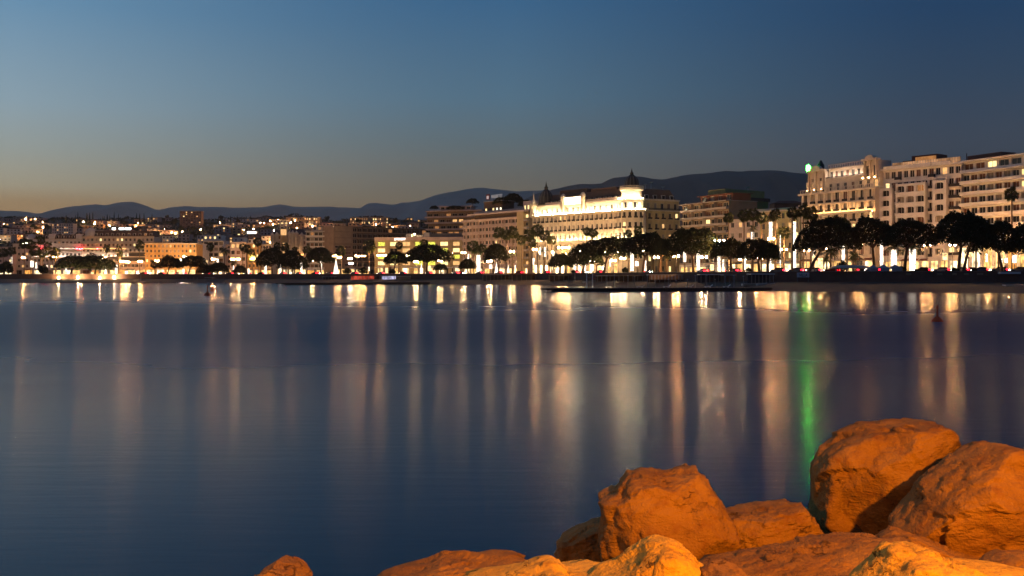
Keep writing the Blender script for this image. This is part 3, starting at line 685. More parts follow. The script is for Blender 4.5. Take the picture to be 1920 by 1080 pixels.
# ---- middle group -------------------------------------------------------------------------
def gridded():
    r, W, lx = bld('gridded_flats', 'pink flats with a grid of small balcony openings', 869, 607, 990, 558, 'apartment block')
    D = 607; zt = hz(406, D); zu = hz(417, D)
    ground_floor(r, 0, W, 4.5, 16, 9, PINK)
    xe = lx(972); xf = lx(984.5)
    fl = 7; fh = (zu-4.5)/fl
    block(r, 0, xe, 4.5, zu, 16, 17, fl, 2.3, fh*.52, PINK, lit=.05, kinds='wy', sill=fh*.42)
    gm = MB(); gw = xe/17; gm.box(-gw*.48, gw*.48, -.9, .03, 0, .25)
    for a, b in ((-gw*.48, -gw*.2), (gw*.2, gw*.48)): gm.box(a, b, -.9, -.78, .25, fh*.36)
    gm.box(-gw*.2, gw*.2, -.9, -.78, fh*.28, fh*.36); gmm = gm.mesh('grid_balcony', PINK)
    for k in range(fl):
        for i in range(17): put('grid_balcony', gmm, r, ((i+.5)*gw, 0, 4.5+k*fh))
    vb = MB(); vb.box(-.1, .1, -1.0, .03, 0, zu-4.5); vbm = vb.mesh('fin', PINK)
    for i in range(1, 17, 2): put('fin', vbm, r, (i*gw, 0, 4.5))
    cornice(r, 0, xe, zu, 1.1, 1.0, PINK, name='band')
    pbox(r, 'recessed_wall', DBROWN, lx(886), W-.5, 1.5, 14, zu+1.1, zt)
    cornice(r, lx(881), W, zt, 1.0, 1.2, PINK, name='roof_band')
    pbox(r, 'roof', DGREY, lx(881), W, .3, 16, zt+.02, zt+.9)
    pbox(r, 'stair_tower', GOLD, xe, xf, -1.2, 8, 0, zt-.05)
    for k in range(7): balcony(r, xf+.1, W+.6, 4.5+k*(zt-4.5)/7.3, .3, 1.5, .9, CREAM, CREAM)
    block(r, xf, W, 4.5, zt-.1, 8, 1, 7, 2.6, 2.0, GOLD, y=.3, lit=.3, kinds='wy')
    # penthouses
    a, b = lx(893), lx(927)
    block(r, a, b, zt+.9, hz(381, D), 9, 5, 1, 1.9, 2.6, DBROWN, y=6, lit=.9, kinds='yc', sill=.9)
    pbox(r, 'penthouse_roof', GREY, a-1, b+.5, 5.2, 16, hz(381, D), hz(380, D))
    block(r, lx(966), lx(985), zt+.9, hz(383, D)-1, 8, 3, 1, 1.7, 2.4, PINK, y=6, lit=.75, kinds='yw', sill=.9)
    pbox(r, 'terrace_wall', PINK, lx(880), lx(975), 3.2, 3.5, zt+1.0, zt+2.6)
    # rooftop hotel sign
    sg = thing('rooftop_sign', 'dim roof sign of pale capitals with a square red logo', 'sign', (r.location.x, r.location.y, SZ), r.rotation_euler.z)
    tm = text_mesh('MARRIOTT', 3.1, glow('roof_letters', (.75, .68, .66), .34, 0)); c = (lx(905)+lx(927))/2; z0 = hz(377.5, D)+.4
    put('lettering', tm, sg, (c, 6.2, z0+.4), scale=(.72, 1, 1))
    mb = MB(); mb.box(-1.7, 1.7, -.15, .15, 0, 3.4, 0); mb.lathe([(1.0, -.18), (0, -.19)], 10, (0, 0, 0), 0); 
    mb = MB(); mb.box(-1.7, 1.7, -.15, .15, 0, 3.4, 0); mb.box(-1.0, 1.0, -.2, -.16, .5, 2.4, 1)
    put('logo', mb.mesh('logo', [plaster('sign_red', (.18, .04, .04)), glow('logo_face', (1, .8, .75), .5, 0)]), sg, (lx(899.5), 6.2, z0-.2))
    mb = MB(weld=False)
    for i in range(6): mb.tube((lx(897)+i*(lx(928)-lx(897))/5, 6.5, hz(380, D)), (lx(897)+i*(lx(928)-lx(897))/5, 6.5, z0+2.6), .08, .08, 4)
    put('frame', mb.mesh('frame', STEEL), sg)
gridded()

def yellow_hotel():
    r, W, lx = bld('piered_hotel', 'tan piered hotel with yellow and green lit windows below lettering', 703, 648, 868, 640, 'hotel')
    D = 648; zt = hz(445, D); zw = hz(451, D)
    n = 7; fh = (zw-5.5)/4
    ground_floor(r, 0, W, 5.5, 20, 10, CREAM, .9, '01133')
    block(r, 0, W, 5.5, zw, 20, n, 4, W/n*.62, fh*.66, GOLD, lit=.8, kinds='ggyyw', sill=fh*.12, wdep=.9)
    pbox(r, 'parapet', PINK, -.2, W+.2, -.5, 19, zw, zt)
    pm = MB(); pm.box(-1.1, 1.1, -.8, .05, 0, zw); pmm = pm.mesh('pier', GOLD)
    for i in range(n+1): put('pier', pmm, r, (min(max(i*W/n, 1), W-1), 0, 0))
    sg = thing('hotel_lettering', 'bright white capitals on the parapet of the yellow-windowed hotel', 'sign', (r.location.x, r.location.y, SZ), r.rotation_euler.z)
    tm = text_mesh('JW MARRIOTT', 1.75, glow('letters_white', (1, .93, .88), 5, 0)); put('lettering', tm, sg, ((lx(741)+lx(760))/2, -.66, zt-1.9), scale=(.62, 1, 1))
    for pa, pb, h in ((760, 770, 2.0), (793, 804, 2.8)): pbox(r, 'roof_box', GREY, lx(pa), lx(pb), 2, 7, zt, zt+h*1.1)
    pbox(r, 'roof_plant', DGREY, lx(804), lx(866), 4, 12, zt, zt+2.6); pbox(r, 'roof_plant', DGREY, lx(770), lx(792), 6, 12, zt, zt+1.8)
    mb = MB(); mb.lathe([(0, 0), (.35, .2), (.35, .5), (0, .75)], 8, (lx(775.5), 2, zt+1.6)); put('roof_lamp', mb.mesh('roof_lamp', WARMW), r); mb = MB(); mb.tube((lx(775.5), 2, zt), (lx(775.5), 2, zt+1.6), .08, .08); put('lamp_post', mb.mesh('lamp_post', STEEL), r)
yellow_hotel()

def terrace_tower():
    r, W, lx = bld('terraced_hotel', 'dim stepped terrace building with long balconies behind the yellow-windowed hotel', 799, 720, 905, 705, 'hotel')
    D = 720; zs = [hz(v, D) for v in (470, 456, 443, 432, 420, 409, 397.5)]
    for k in range(6):
        x0 = max(0, lx(800+max(0, 4-k)*5-4)); 
        block(r, x0, W, zs[k], zs[k+1], 14, 9, 1, 3.6, 2.6, BROWN, y=1.2, lit=(.75 if k == 4 else .18), kinds='ywd' if k == 4 else 'dd', sill=.5)
        balcony(r, x0-.8, W, zs[k], 1.2, 2.2, .9, PINK, PINK)
    pbox(r, 'base_wall', BROWN, 0, W, 1.0, 15, 0, zs[0]-.02); pbox(r, 'roof_slab', PINK, -.5, W, -1.0, 15, zs[6], zs[6]+.8)
    block(r, lx(822), lx(880), zs[6]+.8, hz(388.5, D), 9, 6, 1, 2.6, 1.8, PINK, y=3, lit=.1, kinds='d'); pbox(r, 'top_slab', PINK, lx(819), lx(884), 2, 13, hz(388.5, D), hz(386.8, D))
terrace_tower()

def brown_block():
    r, W, lx = bld('brown_office_block', 'brown block with a blank tan end and long dark storeys', 625, 705, 810, 760, 'building')
    D = 705; zt = hz(423, D); xe = lx(662)
    ground_floor(r, 0, lx(720), 5, 16, 7, BROWN, .8, '0133')
    block(r, 0, xe, 5, zt, 16, 2, 7, 5.2, 1.7, BROWN, lit=0, sill=1.2)
    for k in range(3): pbox(r, 'blind_panel', plaster('tan_panel', (.36, .26, .17)), 1.5, xe-1.5, -.12, .3, 5+(4+k)*(zt-5)/7+.6, 5+(5+k)*(zt-5)/7-.3)
    slab_block(r, xe, W, 5, zt-.4, 16, 7, 16, DBROWN, BROWN, 1.2, .7, .03, y=1.2, dark='n', kinds='d')
brown_block()

def gothic():
    r, W, lx = bld('gothic_hotel', 'ornate amber-lit hotel with a pointed arch tower and turrets', 508, 735, 574, 735, 'hotel')
    D = 735; zt = hz(440, D); xa, xb = lx(526), lx(539)
    ground_floor(r, 0, W, 5, 14, 6, CREAM, .95, '0113')
    block(r, 0, xa, 5, zt, 14, 3, 6, 1.8, 2.6, CREAM, lit=.15, kinds='wy'); block(r, xb, W, 5, zt, 14, 5, 6, 1.6, 2.6, CREAM, lit=.2, kinds='wy')
    zc = hz(428.5, D); mb = MB(); n = 10; cx = (xa+xb)/2; hw = 1.9; zs = hz(452, D)
    mb.box(xa, xa+.7, -1.2, 10, 0, zc); mb.box(xb-.7, xb, -1.2, 10, 0, zc); mb.box(xa+.7, xb-.7, -1.2, 10, zs+5.4, zc); mb.box(xa+.7, xb-.7, .4, 10, 0, zs+5.4)
    tw = put('tower', mb.mesh('tower', GOLD), r)
    for k in range(6): put('window', win_mesh(2.2, 2.4, 'w' if k in (3, 5) else 'd', FRAMEM), r, (cx, .1, 5.5+k*3.2))
    mb = MB()
    for i in range(n):
        t0, t1 = i/n*2-1, (i+1)/n*2-1; f = lambda t: 4.2*(1-abs(t)**1.6); w_ = (xb-xa-1.4)/2
        mb.face([(cx+t0*w_, -1.1, zs+1.2+f(t0)), (cx+t1*w_, -1.1, zs+1.2+f(t1)), (cx+t1*w_, -1.1, zs+5.6), (cx+t0*w_, -1.1, zs+5.6)])
    put('arch', mb.mesh('arch', CREAM), r)
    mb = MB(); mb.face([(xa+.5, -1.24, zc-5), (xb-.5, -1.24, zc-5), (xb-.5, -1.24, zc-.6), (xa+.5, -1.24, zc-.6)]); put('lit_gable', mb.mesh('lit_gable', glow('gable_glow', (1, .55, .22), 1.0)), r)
    for xx in (xa, xb): 
        mb = MB(); mb.lathe([(.5, zc-1), (.5, zc+1), (0, zc+4.2)], 6, (xx, -.8, 0)); put('spirelet', mb.mesh('spirelet', CREAM), r)
    for px_, pz in ((511, 437), (519, 436), (543, 434), (549, 433), (556, 434), (566, 437)):
        mb = MB(); mb.lathe([(1.5, 5), (1.5, hz(pz+5, D)), (1.8, hz(pz+4, D)), (.5, hz(pz, D)), (0, hz(pz-2, D))], 8, (lx(px_), -.2, 0)); put('turret', mb.mesh('turret', CREAM, True), r)
    for a_, b_ in ((.5, xa-.3), (xb+.3, W-.5)): added_uplight(r, a_, b_, hz(480, D), AMBERUP, CREAM, -.9)
    mansard(r, .3, xa-.2, .6, 12, zt, 3.6, 2.2, ROOF); mansard(r, xb+.2, W-.3, .6, 12, zt, 4.2, 2.2, ROOF)
gothic()

def front(name, label, cat, p0, p1, D, ytop, mat, cols, rows, ww=1.5, wh=2.0, lit=.12, kinds='wyd', roof=None, gf=True, dep=14, kindbal=0, D1=None, gfm=None):
    r, W, lx = bld(name, label, p0, D, p1, D1 or D, cat)
    zt = hz(ytop, D); z0 = 0
    if gf: ground_floor(r, 0, W, 4.2, dep, max(2, int(W/6)), gfm or mat); z0 = 4.2
    if kindbal: slab_block(r, 0, W, z0, zt, dep, rows, cols, mat, WHITE if kindbal == 1 else mat, 1.5, .8, lit, y=1.5, kinds=kinds)
    else:
        block(r, 0, W, z0, zt, dep, cols, rows, ww, wh, mat, lit=lit, kinds=kinds); cornice(r, 0, W, zt, .5, .5, CREAM)
    if roof: mansard(r, .2, W-.2, .3, dep, zt+.5, roof[0], roof[1], roof[2], roof[3] if len(roof) > 3 else 0)
    return r, W, lx, zt

# white hotel washed red, with its domed neighbour
r, W, lx, zt = front('white_hotel', 'white hotel with red light on its walls and a dark mansard', 'hotel', 62, 152, 705, 449, WHITE, 12, 5, 1.7, 1.9, .10, roof=(3.0, 1.6, DBROWN, 9))
for px_ in (64, 78, 86, 146, 151):
    pbox(r, 'red_wall_lamp', REDWASH, lx(px_)-.35, lx(px_)+.35, -1.7, -1.3, hz(467, 705), hz(467, 705)+.4)
for py_ in (456.5, 466.5, 471):
    cornice(r, 0, W, hz(py_, 705)-.2, .45, .7, WHITE, name='string_course')
for py_ in (468, 483): added_uplight(r, .5, W-.5, hz(py_, 705), SOFTUP, WHITE)
for px_ in (97, 148): pbox(r, 'attic_pier', WHITE, lx(px_)-2, lx(px_)+2, -.3, 3, zt+.5, zt+4.0)
r, W, lx, zt = front('white_dome_pavilion', 'low pavilion with a pale lit dome beside the white hotel', 'building', 24, 62, 705, 458, CREAM, 5, 4, 1.6, 1.8, .2)
mb = MB(); mb.lathe([(4.0, 0), (4.2, .4), (4.0, 2.5), (3.2, 5), (1.8, 6.6), (0, 7.4)], 16, (lx(53), 5, zt+.4)); put('dome', mb.mesh('dome', CREAM, True), r)
pbox(r, 'flood_light', FLOOD, lx(49), lx(52), -.5, .1, zt+.55, zt+.85); pbox(r, 'flood_light', FLOOD, lx(43), lx(46), -.5, .1, zt+.55, zt+.85)
front('garden_building', 'pinkish low building at the far end of the bay', 'building', -60, 24, 700, 464, PINK, 9, 4, 1.6, 1.8, .2)
r, W, lx, zt = front('domed_hotel', 'cream hotel with a small corner dome and a long dormered roof', 'hotel', 153, 288, 705, 444.5, CREAM, 17, 6, 1.5, 1.9, .16, roof=(4.2, 2.0, DBROWN, 13))
mb = MB(); mb.lathe([(4.2, 0), (4.6, .5), (4.2, 1), (4.0, 3), (2.8, 5.2), (1.0, 6.4), (0, 6.7)], 16, (lx(167), 3.2, zt+.4)); put('dome', mb.mesh('dome', CREAM, True), r)
for px_ in (155, 184): pbox(r, 'red_wall_lamp', REDWASH, lx(px_)-.3, lx(px_)+.3, -1.4, -1.0, hz(467, 705), hz(467, 705)+.4)
for py_ in (456.5, 466): cornice(r, 0, W, hz(py_, 705)-.2, .45, .7, CREAM, name='string_course')
added_uplight(r, .5, W*.6, hz(468, 705), AMBERUP, CREAM); added_uplight(r, .5, W-.5, hz(482, 705), SOFTUP, CREAM)
sg = thing('rooftop_sign', 'blinding white roof sign of three bars above the domed hotel', 'sign', (r.location.x, r.location.y, SZ), r.rotation_euler.z)
for a, b in ((204, 210), (217, 226), (229, 239)):
    pbox(sg, 'sign_bar', glow('roof_sign_white', (.92, 1, .96), 9, .2), lx(a), lx(b), 6, 6.4, zt+5.6, zt+7.0)
mb = MB(weld=False)
for px_ in (205, 209, 219, 225, 231, 238): mb.tube((lx(px_), 6.6, zt+3), (lx(px_), 6.6, zt+6.8), .08, .08, 4)
put('frame', mb.mesh('frame', STEEL), sg)
r, W, lx, zt = front('stepped_terrace_block', 'dark block of three stepped terraces before the domed hotel', 'building', 217, 274, 672, 491, PINK, 8, 1, 2.6, 2, .25)
pbox(r, 'terrace_wall', DGREY, 2, W, 4, 14, zt, zt+3.2); pbox(r, 'terrace_band', CREAM, 1, W, 2.2, 4.2, zt+3.2, zt+3.8); pbox(r, 'terrace_wall', DGREY, 6, W, 7, 14, zt+3.8, zt+6.6); pbox(r, 'terrace_band', CREAM, 4, W, 5, 14, zt+6.6, zt+7.2)
r, W, lx, zt = front('ochre_building', 'ochre flat-roofed building glowing amber above the pines', 'building', 272, 368, 668, 457.5, OCHRE, 13, 5, 1.3, 1.9, .14)
for py_ in (466, 478): cornice(r, 0, W, hz(py_, 668), .5, .6, OCHRE, name='string_course')
pbox(r, 'roof', DBROWN, -.4, lx(344), -.6, 13, zt+.55, zt+1.1)
front('stepped_white_flats', 'stepped white flats with a small lit top room', 'apartment block', 380, 418, 705, 452, WHITE, 4, 5, 2, 2, .2, kindbal=1, gf=True)
r, W, lx = bld('white_top_house', 'white house top rising above the stepped white flats', 381, 745, 416, 745, 'house'); z = hz(441, 745); block(r, 0, W, 0, z, 10, 4, 8, 1.6, 1.9, WHITE, lit=.25, kinds='yw')
front('low_white_house', 'low white house tucked left of the stepped white flats', 'house', 367, 381, 690, 457, WHITE, 2, 5, 1.8, 1.8, .15)
front('low_pale_house', 'low pale house right of the stepped white flats', 'house', 417, 433, 712, 459, PINK, 2, 5, 1.6, 1.8, .1)
front('pink_balcony_house', 'pink house with a bright lit top balcony room', 'house', 432, 461, 690, 455, PINK, 3, 4, 2.4, 2.6, .35, 'wy')
r, W, lx = bld('gabled_white_house', 'white gable wall standing above the pink balcony house', 437, 760, 458, 760, 'house'); z = hz(445, 760); block(r, 0, W, 0, z, 9, 2, 8, 1.2, 1.4, WHITE, lit=0); mansard(r, -.3, W+.3, -.3, 9.3, z, 1.8, 3, REDROOF)
r, W, lx, zt = front('narrow_ochre_house', 'narrow ochre house with a white dormered mansard', 'house', 464, 487, 690, 457, OCHRE, 3, 5, 1.5, 2.2, .3, 'wy', roof=(2.8, 1.2, WHITE, 3))
front('low_cream_house', 'low cream house between the ochre house and the gothic hotel', 'house', 487, 509, 695, 459, CREAM, 4, 5, 1.4, 1.8, .2)
bb = thing('lit_billboard', 'glowing white green billboard on posts above the narrow ochre house', 'billboard', (X(472, 770), 770, SZ+20), 0)
pbox(bb, 'panel', glow('billboard_white', (.96, 1, .82), 4.5, .1), -3.4, 3.4, -.2, .2, hz(438, 770)-20, hz(434, 770)-20)
pst = MB(); pst.tube((0, 0, -19), (0, 0, hz(438, 770)-20), .18, .18, 6); pm = pst.mesh('post', STEEL)
for xx in (-2.8, -.9, .9, 2.8): put('post', pm, bb, (xx, 0, 0))
front('tall_house_behind', 'grey house behind the billboard with a flat roof', 'house', 455, 490, 772, 450, GREY, 4, 5, 1.4, 1.6, .05, gf=False)
r, W, lx, zt = front('terraced_glass_flats', 'terraced flats with glass balcony fronts beside the gothic hotel', 'apartment block', 573, 627, 715, 434, GREY, 7, 7, 2, 2, .22, kindbal=1)
block(r, W*.2, W, zt+.4, hz(424.5, 715), 9, 5, 1, 2, 2.2, GREY, y=4, lit=.4, kinds='wyd')
front('dark_infill_block', 'dark block filling the gap behind the gothic hotel', 'building', 548, 580, 775, 432, BROWN, 5, 7, 1.5, 1.6, .12, gf=False)

# ================================================================== TOWN ON THE HILL
def hill_D(px, ybase):
    best = (1e9, 1000)
    for D in range(830, 1880, 10):
        y = H0-(hill_z(px, D)-CZ)*F/D
        if abs(y-ybase) < best[0]: best = (abs(y-ybase), D)
    return best[1]
HW = {'pale': plaster('hill_pale', (.62, .54, .48)), 'ochre': plaster('hill_ochre', (.52, .32, .17)), 'grey': plaster('hill_grey', (.36, .32, .31)), 'brown': plaster('hill_brown', (.24, .15, .11)), 'pink': plaster('hill_pink', (.52, .36, .30))}
def hill_house(px, D, w, h, colour, flat, nl, cols, rows, phrase=None, lit=.2, label=None, name='hill_house', cat='house', dep=12):
    z = hill_z(px, D)-1.5
    if label: r = thing(name, label, cat, (X(px, D)-w/2, D, z), 0, None)
    else:
        r = thing(name, None, None, (X(px, D)-w/2, D, z), rnd.uniform(-.25, .25))
        reg(r, f"{colour} {'flat' if flat else 'red'}-roofed house on the hill", px, 'house', 'houses on the hill behind the town', 'above')
    block(r, 0, w, 0, h, dep, cols, rows, w/cols*.5, h/rows*.55, HW[colour], sill=h/rows*.25, lit=lit, kinds='wydw', bars=False)
    if flat: pbox(r, 'roof', HW['grey'] if colour != 'grey' else HW['brown'], -.4, w+.4, -.4, dep+.4, h, h+.6)
    else: mansard(r, -.5, w+.5, -.5, dep+.5, h, 2.2, min(w, dep)*.45, REDROOF)
    return r
taken = [(318, 395), (530, 735), (92, 140)]
cols_ = list(HW)
for ybase, dens, hs in ((418, 19, (6, 9)), (428, 21, (7, 10)), (441, 22, (8, 12)), (455, 24, (9, 13))):
    px = -30+rnd.uniform(0, 10)
    while px < 850:
        if not (ybase < 425 and any(a < px < b for a, b in taken)) and not (ybase < 445 and 315 < px < 400) and not (ybase < 445 and 88 < px < 142):
            D = hill_D(px, ybase+rnd.uniform(-3, 3)); w = rnd.uniform(11, 24); h = rnd.uniform(*hs)
            hill_house(px, D, w, h, rnd.choice(cols_), rnd.random() < .6, 0, max(2, int(w/4.5)), max(1, int(h/3.2)), lit=.2)
        px += rnd.uniform(dens*.75, dens*1.5)
D = hill_D(357, 428); s = D/F
hill_house(357, D, 40*s, 34*s, 'brown', True, 0, 8, 9, lit=.16, label='brown tower block with scattered lit windows high on the hill', name='tower_block', cat='tower block')
D = hill_D(117, 445); s = D/F
hill_house(117, D, 40*s, 28*s, 'pale', True, 0, 9, 6, lit=.22, label='pale six storey block above the white red-lit hotel', name='pale_block', cat='apartment block')
D = hill_D(568, 417); s = D/F
hill_house(568, D, 64*s, 11*s, 'ochre', True, 0, 15, 2, lit=.75, label='long low lit building on the hill above the gothic hotel', name='long_lit_building', cat='building')
D = hill_D(692, 419); s = D/F
r = hill_house(692, D, 72*s, 13*s, 'ochre', True, 0, 17, 2, lit=.8, label='long lit villa on the hilltop above the brown office block', name='hilltop_villa', cat='villa')
D = hill_D(20, 417); s = D/F
hill_house(20, D, 54*s, 8*s, 'pink', True, 0, 12, 2, lit=.12, label='long low terrace on the hilltop at the far left end', name='hilltop_terrace', cat='terrace')

# ================================================================== VEGETATION
def leaves(n, pts_fn, size, mat, name, seed):
    R = np.random.default_rng(seed); P = pts_fn(R, n)
    a = R.normal(size=(n, 3)); a /= np.linalg.norm(a, axis=1)[:, None]; b = np.cross(a, R.normal(size=(n, 3))); b /= np.linalg.norm(b, axis=1)[:, None]
    s = size*R.uniform(.6, 1.4, (n, 1)); a = a*s; b = b*s*.7
    V = np.empty((n, 4, 3)); V[:, 0] = P-a; V[:, 1] = P-b; V[:, 2] = P+a; V[:, 3] = P+b
    me = bpy.data.meshes.new(name); me.from_pydata(V.reshape(-1, 3).tolist(), [], np.arange(n*4).reshape(-1, 4).tolist()); me.materials.append(mat); me.update(); return me
def lobes(R, n, L):
    L = np.array(L, float); w = (L[:, 3]*L[:, 4]); idx = R.choice(len(L), n, p=w/w.sum())
    d = R.normal(size=(n, 3)); d /= np.linalg.norm(d, axis=1)[:, None]; rad = R.uniform(.25, 1, (n, 1))**.45
    return L[idx, :3]+d*rad*L[idx][:, [3, 3, 4]]
# umbrella pines: unit crown is 2 wide (radius 1) and 1 tall (0..1)
PINES = []
def umbrella(seed):
    def f(R, n):
        ph = R.uniform(0, 6.283, n); rho = np.sqrt(R.uniform(0, 1, n)); u = np.where(R.uniform(0, 1, n) < .62, R.uniform(.8, 1, n), R.uniform(0, .8, n))
        top = .98*(1-rho**2.4)**.62; bot = .10+.10*np.cos(3*ph+seed)*rho-.06*rho
        lump = np.zeros(n); q = random.Random(seed)
        for k in range(44):
            a_, d_, w_, h_ = q.uniform(0, 6.283), q.uniform(0, 1)**.5, q.uniform(.07, .2), q.uniform(-.22, .17)
            lump += h_*np.exp(-((rho*np.cos(ph)-d_*math.cos(a_))**2+(rho*np.sin(ph)-d_*math.sin(a_))**2)/w_**2)
        edge = 1+.09*np.sin(2*ph+seed*1.7)+.07*np.sin(5*ph+seed)+.05*np.sin(11*ph+2*seed)+.04*np.sin(19*ph+3*seed)
        z = bot+(np.maximum(top-bot, 0)+lump)*u
        return np.stack([rho*np.cos(ph)*edge, rho*np.sin(ph)*edge, z], 1)
    return f
for s_ in range(7): PINES.append(leaves(6500, umbrella(s_), .036, LEAF, 'pine_crown', s_))
def pine(px, w, yt, yb, base, off=8, crown=None, ln=None):
    D = PROM(px)+off; s = D/F; R = w*s/2*1.08; zt, zb = Zat(yt, D)-SZ, Zat(yb, D)-SZ
    ch = zt-zb; bx = (base-px)*s
    t = thing('umbrella_pine', None, None, (X(base, D), D, SZ))
    reg(t, 'dark umbrella pine' if w > 42 else 'small dark umbrella pine', px, 'pine tree', 'umbrella pines along the promenade')
    put('crown', PINES[rnd.randrange(7)], t, (-bx, 0, zb-ch*.06), rnd.uniform(0, 6.28), (R, R, ch*1.06))
    mb = MB(weld=False); r0 = .32+R*.02; fk = (-bx*.6, 0, zb*.82)
    mb.tube((0, 0, -.2), (-bx*.3, .1, zb*.45), r0, r0*.85, 7); mb.tube((-bx*.3, .1, zb*.45), fk, r0*.85, r0*.7, 7)
    for k in range(6):
        a = k*1.05+rnd.uniform(-.2, .2); mb.tube(fk, (-bx+R*.55*math.cos(a), R*.55*math.sin(a), zb+ch*rnd.uniform(.25, .5)), r0*.45, r0*.16, 5)
    put('trunk', mb.mesh('trunk', TRUNK, True), t)
PT = [(138, 62, 478, 502, 132), (180, 64, 476, 503, 178), (319, 42, 479, 501, 314), (360, 50, 478, 499, 353), (388, 34, 495, 512, 386), (411, 36, 491, 509, 408), (450, 24, 497, 511, 450),
      (508, 54, 464, 496, 511), (548, 46, 468, 501, 549), (600, 52, 463, 491, 602), (742, 44, 470, 493, 738), (802, 84, 458, 488, 800), (826, 24, 494, 506, 827), (876, 30, 485, 503, 878),
      (930, 46, 456, 486, 936), (1051, 42, 474, 499, 1050), (1098, 62, 455, 495, 1092), (1142, 94, 442, 479, 1132), (1212, 80, 436, 474, 1205), (1240, 44, 446, 478, 1236), (1298, 96, 425, 474, 1300), (1368, 62, 447, 481, 1372),
      (1420, 74, 446, 484, 1424), (1440, 46, 452, 484, 1440), (1552, 108, 406, 464, 1516), (1634, 80, 407, 456, 1640), (1704, 92, 410, 457, 1696), (1806, 110, 397, 453, 1797), (1826, 70, 408, 455, 1806), (1868, 92, 414, 468, 1880), (1938, 90, 418, 470, 1925)]
for p in PT: pine(*p, off=rnd.uniform(4.5, 9.5))

def frond(mb, L_, az, el, droop, wid, n=9):
    """one palm frond: a bent midrib with two rows of leaflets"""
    pts = []; p = Vector((0, 0, 0)); e = el
    for i in range(n+1):
        pts.append(p.copy()); p = p+Vector((math.cos(az)*math.cos(e), math.sin(az)*math.cos(e), math.sin(e)))*(L_/n); e -= droop/n
    side = Vector((-math.sin(az), math.cos(az), 0))
    for i in range(n):
        t = (i+.5)/n; w = wid*math.sin(math.pi*(.12+.85*t))
        d = (pts[i+1]-pts[i])
        for sg in (-1, 1):
            a, b = pts[i], pts[i]+d*.75; c = b+side*sg*w+d*.7+Vector((0, 0, -.45*w))
            mb.face([a, b, c])
def palm_crown(kind, seed):
    q = random.Random(seed); mb = MB(weld=False)
    if kind == 'fan':
        for i in range(78):
            el = q.uniform(-1.25, 1.35); az = q.uniform(0, 6.28); L_ = q.uniform(1.25, 1.9)
            s_ = Vector((math.cos(az)*math.cos(el), math.sin(az)*math.cos(el), math.sin(el)))
            u = s_.orthogonal().normalized(); v = s_.cross(u); c0 = s_*L_*.55
            ph = q.uniform(0, 6.28); u, v = u*math.cos(ph)+v*math.sin(ph), v*math.cos(ph)-u*math.sin(ph)
            mb.face([v*.03, c0+v*.03, c0-v*.03, v*-.03])
            for k in range(8):
                a = -1.15+2.3*k/7; d1 = s_*math.cos(a)+u*math.sin(a); tip = c0+d1*L_*.46*q.uniform(.8, 1.1)-Vector((0, 0, .16))
                mb.face([c0, c0+d1*L_*.22+u*.085, tip, c0+d1*L_*.22-u*.085])
    else:
        for i in range(46):
            el = q.uniform(-.35, 1.35); frond(mb, q.uniform(.85, 1.1), q.uniform(0, 6.28), el, q.uniform(1.0, 1.8), .19)
    return mb.mesh('palm_crown', PLEAF)
FAN = [palm_crown('fan', i) for i in range(4)]; DATE = [palm_crown('date', 20+i) for i in range(4)]
pt = MB(weld=False)
for i in range(10): pt.tube((0, 0, i/10), (0, 0, (i+1)/10), 1.0-.02*i, .86-.02*i, 7, cap=False)
PTR = pt.mesh('palm_trunk', PALMT)
def palm(px, yc, rpx, kind='fan', off=14, lean=0.0, rt=.28, wrapped=None):
    D = PROM(px)+off; s = D/F; zc = Zat(yc, D)-SZ; R = rpx*s
    t = thing('palm_tree', None, None, (X(px, D), D, SZ))
    hgt = 'tall' if zc > 11 else ('short' if zc < 5 else 'slim')
    reg(t, f"{hgt} {'fan' if kind == 'fan' else 'date'} palm"+(' wrapped in white lights' if wrapped else ''), px, 'palm tree', 'palms along the promenade')
    put('trunk', PTR, t, (0, 0, -.1), rnd.uniform(0, 6), (rt, rt, zc+.1))
    put('crown', (FAN if kind == 'fan' else DATE)[rnd.randrange(4)], t, (0, 0, zc), rnd.uniform(0, 6.28), (R/1.45, R/1.45, R/1.4) if kind == 'fan' else (R, R, R))
    if wrapped:
        yt_, yb_, w = wrapped; z1, z0 = Zat(yt_, D)-SZ, max(.1, Zat(yb_, D)-SZ)
        mb = MB(); r_ = w*s/2; n = 6
        for i in range(n): mb.tube((0, 0, z0+(z1-z0)*i/n), (0, 0, z0+(z1-z0)*(i+.96)/n), r_*rnd.uniform(.9, 1.1), r_*rnd.uniform(.9, 1.1), 8)
        put('light_wrap', mb.mesh('light_wrap', FAIRY), t)
FP = [(6, 474, 9), (22, 470, 8), (46, 456, 10), (58, 458, 9), (66, 470, 10), (76, 450, 9), (80, 474, 9), (90, 462, 8), (98, 478, 9), (104, 472, 9), (200, 466, 7), (222, 467, 7), (225, 476, 6), (262, 458, 9), (290, 495, 8),
      (394, 463, 8), (455, 463, 7), (463, 466, 8), (471, 473, 7), (484, 453, 8), (474, 484, 8), (520, 461, 7), (535, 463, 8), (553, 468, 6), (576, 468, 8), (640, 470, 9), (692, 462, 13), (748, 460, 7), (795, 456, 8), (797, 484, 6), (888, 462, 12), (905, 466, 9),
      (936, 436, 11), (950, 440, 10), (962, 436, 12), (978, 450, 9), (992, 440, 11), (1008, 432, 12), (1022, 442, 11), (1034, 450, 9), (998, 455, 9), (1100, 434, 8), (1112, 437, 9), (1178, 437, 7), (1196, 431, 8),
      (1366, 408, 10), (1395, 404, 12), (1412, 402, 12), (1428, 408, 11), (1454, 402, 11), (1486, 398, 11), (1506, 395, 13), (1520, 400, 14), (1470, 436, 12), (1578, 424, 17), (1897, 363, 13), (1872, 426, 12), (1604, 436, 12), (1655, 440, 12)]
